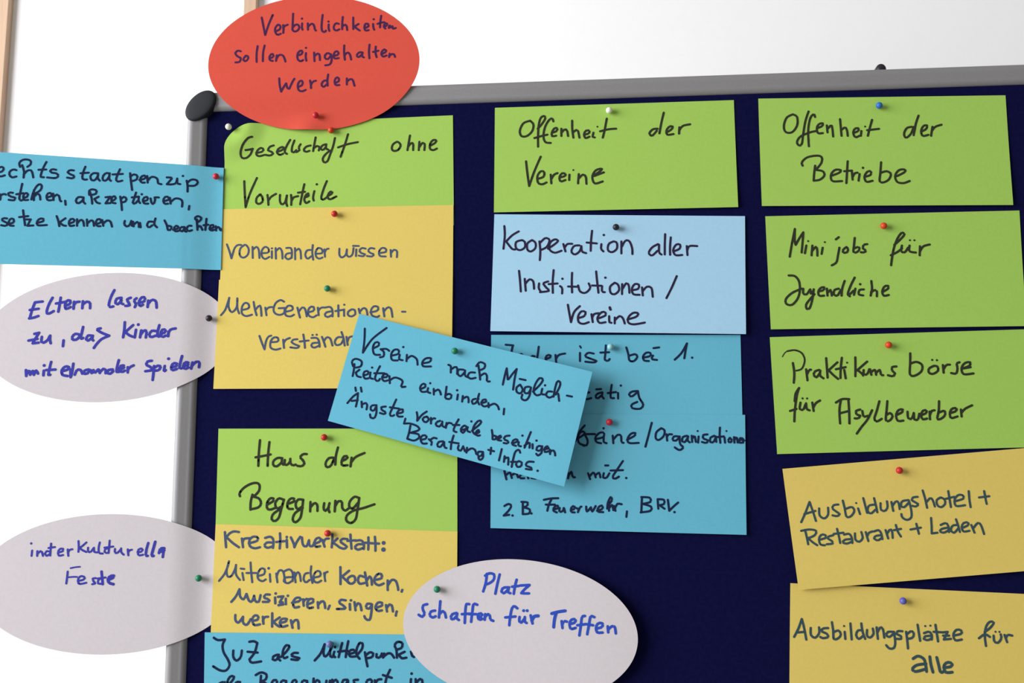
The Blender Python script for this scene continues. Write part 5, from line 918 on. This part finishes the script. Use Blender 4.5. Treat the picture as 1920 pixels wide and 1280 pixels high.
    'U': '''
1.82:482.9,446.0 486.7,439.3 489.5,432.5;1.82:489.5,432.5 491.1,440.3 492.1,448.0;1.82:485.0,442.7 491.4,442.2
1.82:496.0,439.3 495.9,444.6 499.0,446.6 502.2,443.2 502.4,438.9
1.82:509.3,439.4 505.3,439.8 504.2,441.8 508.0,443.7 508.9,446.1 504.9,447.0 503.0,446.1
1.82:512.5,435.0 513.1,441.3 513.2,447.5 516.6,447.1 518.8,444.2 517.0,441.3 513.0,442.7;1.82:521.8,442.3 522.0,447.6;1.44:521.6,437.9
1.82:526.6,436.0 526.7,442.3 526.8,448.0;1.82:535.5,441.3 532.1,441.3 530.4,444.7 532.2,447.6 535.8,445.2;1.82:534.9,436.0 535.5,442.3 537.1,447.6
1.82:539.0,440.9 538.7,445.2 541.0,446.6 543.7,443.8 543.4,439.9;1.82:546.4,439.0 546.8,447.6;1.82:546.7,442.8 549.3,439.0 551.2,440.9 551.7,446.7
1.82:558.8,442.4 555.0,442.4 553.3,444.7 555.7,446.2 559.3,443.3;1.82:559.3,442.4 559.8,450.0 558.5,454.3 555.1,454.8 552.8,452.4
1.82:565.7,441.9 562.3,441.9 561.2,443.8 564.4,445.7 564.3,447.6 560.9,447.6;1.82:568.6,442.4 569.0,449.1 569.1,454.8
1.82:568.9,444.3 572.5,441.9 574.3,443.8 573.1,446.7 569.1,447.7;1.82:577.7,437.1 578.2,443.4 578.7,449.1
1.82:582.1,443.4 586.0,442.4 587.8,444.8 587.5,448.2;1.82:587.7,445.3 582.8,445.8 581.7,447.7 584.6,448.6 587.6,447.2;1.44:583.4,438.1;1.44:587.3,437.8
1.82:591.2,437.2 591.7,443.4 592.2,449.6;1.82:589.4,442.4 597.1,442.9;1.82:596.1,442.9 600.0,442.5;1.82:600.0,442.5 596.7,448.2
1.82:596.7,448.2 602.0,447.7;1.82:596.4,445.3 600.8,445.3;1.82:604.1,445.3 610.0,443.9 610.2,441.5 606.9,441.0 604.2,444.4 605.3,448.7 610.2,448.2
1.82:628.0,442.5 632.1,439.7 635.3,435.9 632.9,434.9 629.8,437.8 627.8,444.4 628.0,453.0;1.82:623.2,447.3 627.8,444.4 631.5,446.3
1.82:634.4,445.4 634.6,449.7 637.3,450.6 640.0,447.3 639.8,444.5;1.44:636.1,442.5;1.44:639.0,442.6;1.82:642.6,444.9 644.1,450.2
1.82:643.4,447.3 645.0,444.9 648.3,445.4;2.21:572.4,462.4 576.4,460.5 580.6,462.9 581.6,468.1 581.8,471.9
2.21:581.8,466.2 574.9,467.2 571.3,470.0 573.6,471.9 581.5,470.0;2.21:585.1,461.0 585.5,467.2 586.6,472.4
2.21:590.3,461.5 591.3,467.2 592.3,472.4 594.8,471.9;2.21:595.0,469.1 600.8,468.1 601.0,465.8 597.7,465.3 595.1,468.1 596.2,472.4 601.0,472.4''',
}

T_PAPER = 0.28                                        # card thickness, mm


def thick_sheet(name, grid_faces, verts_mm, card, loc, mat):
    """A sheet with a front at HEIGHT[card], a back T_PAPER behind it and a closed rim."""
    bm = bmesh.new()
    front = [bm.verts.new(at(X, Y, HEIGHT[card](X, Y))) for X, Y in verts_mm]
    for f in grid_faces:
        bm.faces.new([front[i] for i in f])
    bmesh.ops.recalc_face_normals(bm, faces=bm.faces[:])
    if sum(f.normal.y for f in bm.faces) > 0:
        bmesh.ops.reverse_faces(bm, faces=bm.faces[:])
    res = bmesh.ops.duplicate(bm, geom=bm.verts[:] + bm.edges[:] + bm.faces[:])
    back_f = [g for g in res['geom'] if isinstance(g, bmesh.types.BMFace)]
    vmap = res['vert_map']
    for v in front:
        vmap[v].co.y += T_PAPER / 1000
    bmesh.ops.reverse_faces(bm, faces=back_f)
    bset = set(back_f)
    rim = [e for e in bm.edges if e.is_boundary and not any(f in bset for f in e.link_faces)]
    for e in rim:
        a, b = e.verts
        bm.faces.new((b, a, vmap[a], vmap[b]))
    bmesh.ops.recalc_face_normals(bm, faces=bm.faces[:])
    o = link_mesh(name, bm, mat, loc=loc)
    mod = o.modifiers.new('edges', 'EDGE_SPLIT')
    mod.split_angle = math.radians(40)
    return o


def rect_card(card, mat):
    (x0, y0), (x1, y1), (x2, y2), (x3, y3) = QUAD[card]
    nu, nv = 80, 36
    pts = []
    for j in range(nv + 1):
        v = j / nv
        for i in range(nu + 1):
            u = i / nu
            U, V = u, v
            if card == 'F':                          # the rounded, bent top left corner
                r0, r1 = 24 / 200, 22 / 95
                if u < r0 and v < r1:
                    a, b = 1 - u / r0, 1 - v / r1
                    U = r0 * (1 - a * math.sqrt(1 - 0.5 * b * b))
                    V = r1 * (1 - b * math.sqrt(1 - 0.5 * a * a))
            X = (x0 * (1 - U) + x1 * U) * (1 - V) + (x3 * (1 - U) + x2 * U) * V
            Y = (y0 * (1 - U) + y1 * U) * (1 - V) + (y3 * (1 - U) + y2 * U) * V
            pts.append((X, Y))
    w = nu + 1
    faces = [(j * w + i, j * w + i + 1, (j + 1) * w + i + 1, (j + 1) * w + i) for j in range(nv) for i in range(nu)]
    cx, cy = (x0 + x1 + x2 + x3) / 4, (y0 + y1 + y2 + y3) / 4
    return thick_sheet('note_card', faces, pts, card, at(cx, cy, HEIGHT[card](cx, cy)), mat)


def oval_card(card, mat):
    cx, cy, A, B, ang = OVAL[card]
    ca, sa = math.cos(math.radians(ang)), math.sin(math.radians(ang))
    N, R = 128, 42
    pts = [(cx, cy)]
    for k in range(1, R + 1):
        s = k / R
        for i in range(N):
            t = 2 * math.pi * i / N
            u, v = A * s * math.cos(t), B * s * math.sin(t)
            pts.append((cx + u * ca - v * sa, cy + u * sa + v * ca))
    faces = [(0, 1 + i, 1 + (i + 1) % N) for i in range(N)]
    for k in range(R - 1):
        a, b = 1 + k * N, 1 + (k + 1) * N
        faces += [(a + i, b + i, b + (i + 1) % N, a + (i + 1) % N) for i in range(N)]
    return thick_sheet('oval_card', faces, pts, card, at(cx, cy, HEIGHT[card](cx, cy)), mat)


def smooth_line(P):
    """Catmull-Rom through the pen's points, about one sample per half millimetre."""
    if len(P) < 3:
        return P
    Q = [P[0]] + P + [P[-1]]
    out = []
    for i in range(1, len(Q) - 2):
        p0, p1, p2, p3 = Q[i - 1], Q[i], Q[i + 1], Q[i + 2]
        n = max(2, int(math.dist(p1, p2) / 0.8))
        for k in range(n):
            t = k / n
            out.append(tuple(0.5 * (2 * p1[c] + (p2[c] - p0[c]) * t + (2 * p0[c] - 5 * p1[c] + 4 * p2[c] - p3[c]) * t * t
                                    + (3 * p1[c] - p0[c] - 3 * p2[c] + p3[c]) * t ** 3) for c in (0, 1)))
    out.append(P[-1])
    return out


INK_UP = 0.13                                         # ink film above the paper, mm


def handwriting(card, parent, mat):
    bm = bmesh.new()
    h = HEIGHT[card]

    count = [0]                                       # neighbouring dabs of ink never share one plane

    def face(points):
        count[0] += 1
        up = INK_UP + 0.004 * (count[0] % 23)
        bm.faces.new([bm.verts.new(at(X, Y, h(X, Y) + up)) for X, Y in points])

    for item in INK[card].replace('\n', ';').split(';'):
        if not item.strip():
            continue
        ws, ps = item.split(':')
        r = float(ws) / 2
        P = [tuple(float(c) for c in q.split(',')) for q in ps.split()]
        if len(P) == 1:
            r *= 1.15
        else:
            P = smooth_line(P)
        step = 2 if len(P) > 4 else 1
        dots = P[::step] + ([P[-1]] if (len(P) - 1) % step else [])
        for X, Y in dots:
            face([(X + r * math.cos(t * math.pi / 6), Y + r * math.sin(t * math.pi / 6)) for t in range(12)])
        for (xa, ya), (xb, yb) in zip(P, P[1:]):
            L = math.dist((xa, ya), (xb, yb))
            if L < 1e-4:
                continue
            n = max(1, int(L / 2.0))
            nx, ny = -(yb - ya) / L * r, (xb - xa) / L * r
            for k in range(n):
                a, b = k / n, (k + 1) / n
                ax, ay, bx, by = xa + (xb - xa) * a, ya + (yb - ya) * a, xa + (xb - xa) * b, ya + (yb - ya) * b
                face(((ax + nx, ay + ny), (bx + nx, by + ny), (bx - nx, by - ny), (ax - nx, ay - ny)))
    for f in bm.faces:
        f.normal_update()
        if f.normal.y > 0:
            f.normal_flip()
    return link_mesh('handwriting', bm, mat, parent, world_loc(parent), smooth=False)


CARDS = [
    # id, oval?, paper, ink, label, group
    ('F', 0, 'lime', 'ink_black', 'lime green card reading Gesellschaft ohne Vorurteile, its corner rounded beside a white pin'),
    ('G', 0, 'yellow', 'ink_slate', 'yellow card reading voneinander wissen, directly under the lime green Gesellschaft card'),
    ('H', 0, 'yellow', 'ink_slate', 'yellow card reading MehrGenerationen, partly covered by the slanted turquoise card'),
    ('I', 0, 'lime', 'ink_black', 'lime green card reading Haus der Begegnung'),
    ('J', 0, 'yellow', 'ink_slate', 'yellow card with four lines beginning Kreativwerkstatt, under the Haus der Begegnung card'),
    ('K', 0, 'teal', 'ink_navy', 'turquoise card reading JuZ als Mittelpunkt, cut off at the bottom of the photo'),
    ('L', 0, 'lime', 'ink_black', 'lime green card reading Offenheit der Vereine, held by a white pin'),
    ('N', 0, 'teal', 'ink_navy', 'turquoise card reading ist bei 1., tucked under the pale blue card'),
    ('M', 0, 'pale_blue', 'ink_violet', 'pale blue card reading Kooperation aller Institutionen / Vereine'),
    ('O', 0, 'teal', 'ink_navy', 'turquoise card ending z.B. Feuerwehr, BRK., below the ist bei 1. card'),
    ('Q', 0, 'lime', 'ink_black', 'lime green card reading Offenheit der Betriebe, held by a blue pin'),
    ('R', 0, 'lime', 'ink_black', 'lime green card reading Mini jobs für Jugendliche'),
    ('S', 0, 'lime', 'ink_black', 'lime green card reading Praktikums börse für Asylbewerber'),
    ('U', 0, 'yellow', 'ink_green', 'yellow card reading Ausbildungsplätze für alle, at the bottom right'),
    ('T', 0, 'yellow', 'ink_green', 'tilted yellow card reading Ausbildungshotel + Restaurant + Laden'),
    ('B', 1, 'white', 'ink_blue', 'off-white oval card reading Eltern lassen zu, overhanging the left rail'),
    ('C', 1, 'white', 'ink_blue', 'off-white oval card reading interkulturelle Feste, overhanging the left rail'),
    ('A', 1, 'red', 'ink_plum', 'red oval card overhanging the top rail'),
    ('E', 0, 'teal', 'ink_navy', 'turquoise card reading akzeptieren, sticking out over the left rail'),
    ('D', 1, 'white', 'ink_royal', 'white oval card reading Platz schaffen für Treffen'),
    ('P', 0, 'teal', 'ink_navy', 'slanted turquoise card reading Vereine nach Möglichkeiten, overlapping several other cards'),
]
for cid, oval, pap, ink, label in CARDS:
    c = (oval_card if oval else rect_card)(cid, M[pap])
    tag(c, label, 'card', 'oval cards on the pinboard' if oval else 'rectangular cards on the pinboard')
    handwriting(cid, c, M[ink])


# ------------------------------------------------------------------ map pins
def lathe(profile, N=28):
    bm = bmesh.new()
    rings = []
    for r, y in profile:
        if r < 1e-6:
            rings.append([bm.verts.new((0, y / 1000, 0))])
        else:
            rings.append([bm.verts.new((r / 1000 * math.cos(2 * math.pi * i / N), y / 1000, r / 1000 * math.sin(2 * math.pi * i / N)))
                          for i in range(N)])
    for r0, r1 in zip(rings, rings[1:]):
        for i in range(N):
            j = (i + 1) % N
            if len(r0) == 1:
                bm.faces.new((r0[0], r1[j], r1[i]))
            elif len(r1) == 1:
                bm.faces.new((r0[i], r0[j], r1[0]))
            else:
                bm.faces.new((r0[i], r0[j], r1[j], r1[i]))
    bmesh.ops.recalc_face_normals(bm, faces=bm.faces[:])
    return bm


HEAD = [(2.75 * math.sin(math.radians(a)), -3.4 - 2.75 * math.cos(math.radians(a))) for a in range(0, 151, 10)]
HEAD += [(1.15, -0.75), (1.0, -0.45), (0.0, -0.45)]
NEEDLE = [(0.0, -1.2), (0.42, -1.2), (0.42, 2.5), (0.30, 3.2), (0.0, 4.6)]
PIN_LABEL = {
    'A': 'crimson ball pin near the lower edge of the red oval card',
    'F': 'orange-red ball pin just under the red oval card, in the lime green Gesellschaft card',
    '-': 'white ball pin in the felt at the bent corner of the Gesellschaft card',
    'E': 'red ball pin at the right end of the turquoise card overhanging the left rail',
    'G': 'red ball pin above the words voneinander wissen on a yellow card',
    'H': 'green ball pin above the word MehrGenerationen on a yellow card',
    'B': 'black ball pin at the right end of the off-white Eltern lassen oval',
    'I': 'red ball pin at the top of the lime green Haus der Begegnung card',
    'J': 'red ball pin above the word Kreativwerkstatt on a yellow card',
    'C': 'green ball pin at the right end of the off-white interkulturelle Feste oval',
    'D': 'green ball pin at the left end of the white Platz schaffen oval',
    'K': 'dull violet ball pin at the word Mittelpunkt on the bottom turquoise card',
    'P': 'green ball pin in the slanted turquoise card',
    'L': 'white ball pin at the top of the lime green Offenheit der Vereine card',
    'M': 'black ball pin at the top of the pale blue Kooperation card',
    'N': 'pale aqua ball pin beside the word ist on a turquoise card',
    'O': 'crimson ball pin in the turquoise Organisationen card right of the slanted card',
    'Q': 'bright blue ball pin at the top of the Offenheit der Betriebe card',
    'R': 'orange-red ball pin at the top of the Mini jobs card',
    'S': 'orange-red ball pin at the top of the Praktikums börse card',
    'T': 'red ball pin at the top of the tilted yellow Ausbildungshotel card',
    'U': 'violet-blue ball pin above the word Ausbildungsplätze on a yellow card',
}
head_mesh, needle_mesh = {}, None
rnd = random.Random(7)
for card, X, Y, d, colour in PINS:
    root = empty('map_pin', at(X, Y, d))
    tag(root, PIN_LABEL[card], 'pin', 'ball-headed map pins on the pinboard')
    if colour not in head_mesh:
        bm = lathe(HEAD)
        h = link_mesh('head', bm, PIN[colour])
        head_mesh[colour] = h.data
    else:
        h = bpy.data.objects.new('head', head_mesh[colour])
        scene.collection.objects.link(h)
    h.parent = root
    if needle_mesh is None:
        n = link_mesh('needle', lathe(NEEDLE, 12), M['steel'])
        needle_mesh = n.data
    else:
        n = bpy.data.objects.new('needle', needle_mesh)
        scene.collection.objects.link(n)
    n.parent = root
    root.rotation_euler = (rnd.uniform(-0.06, 0.06), 0, rnd.uniform(-0.06, 0.06))
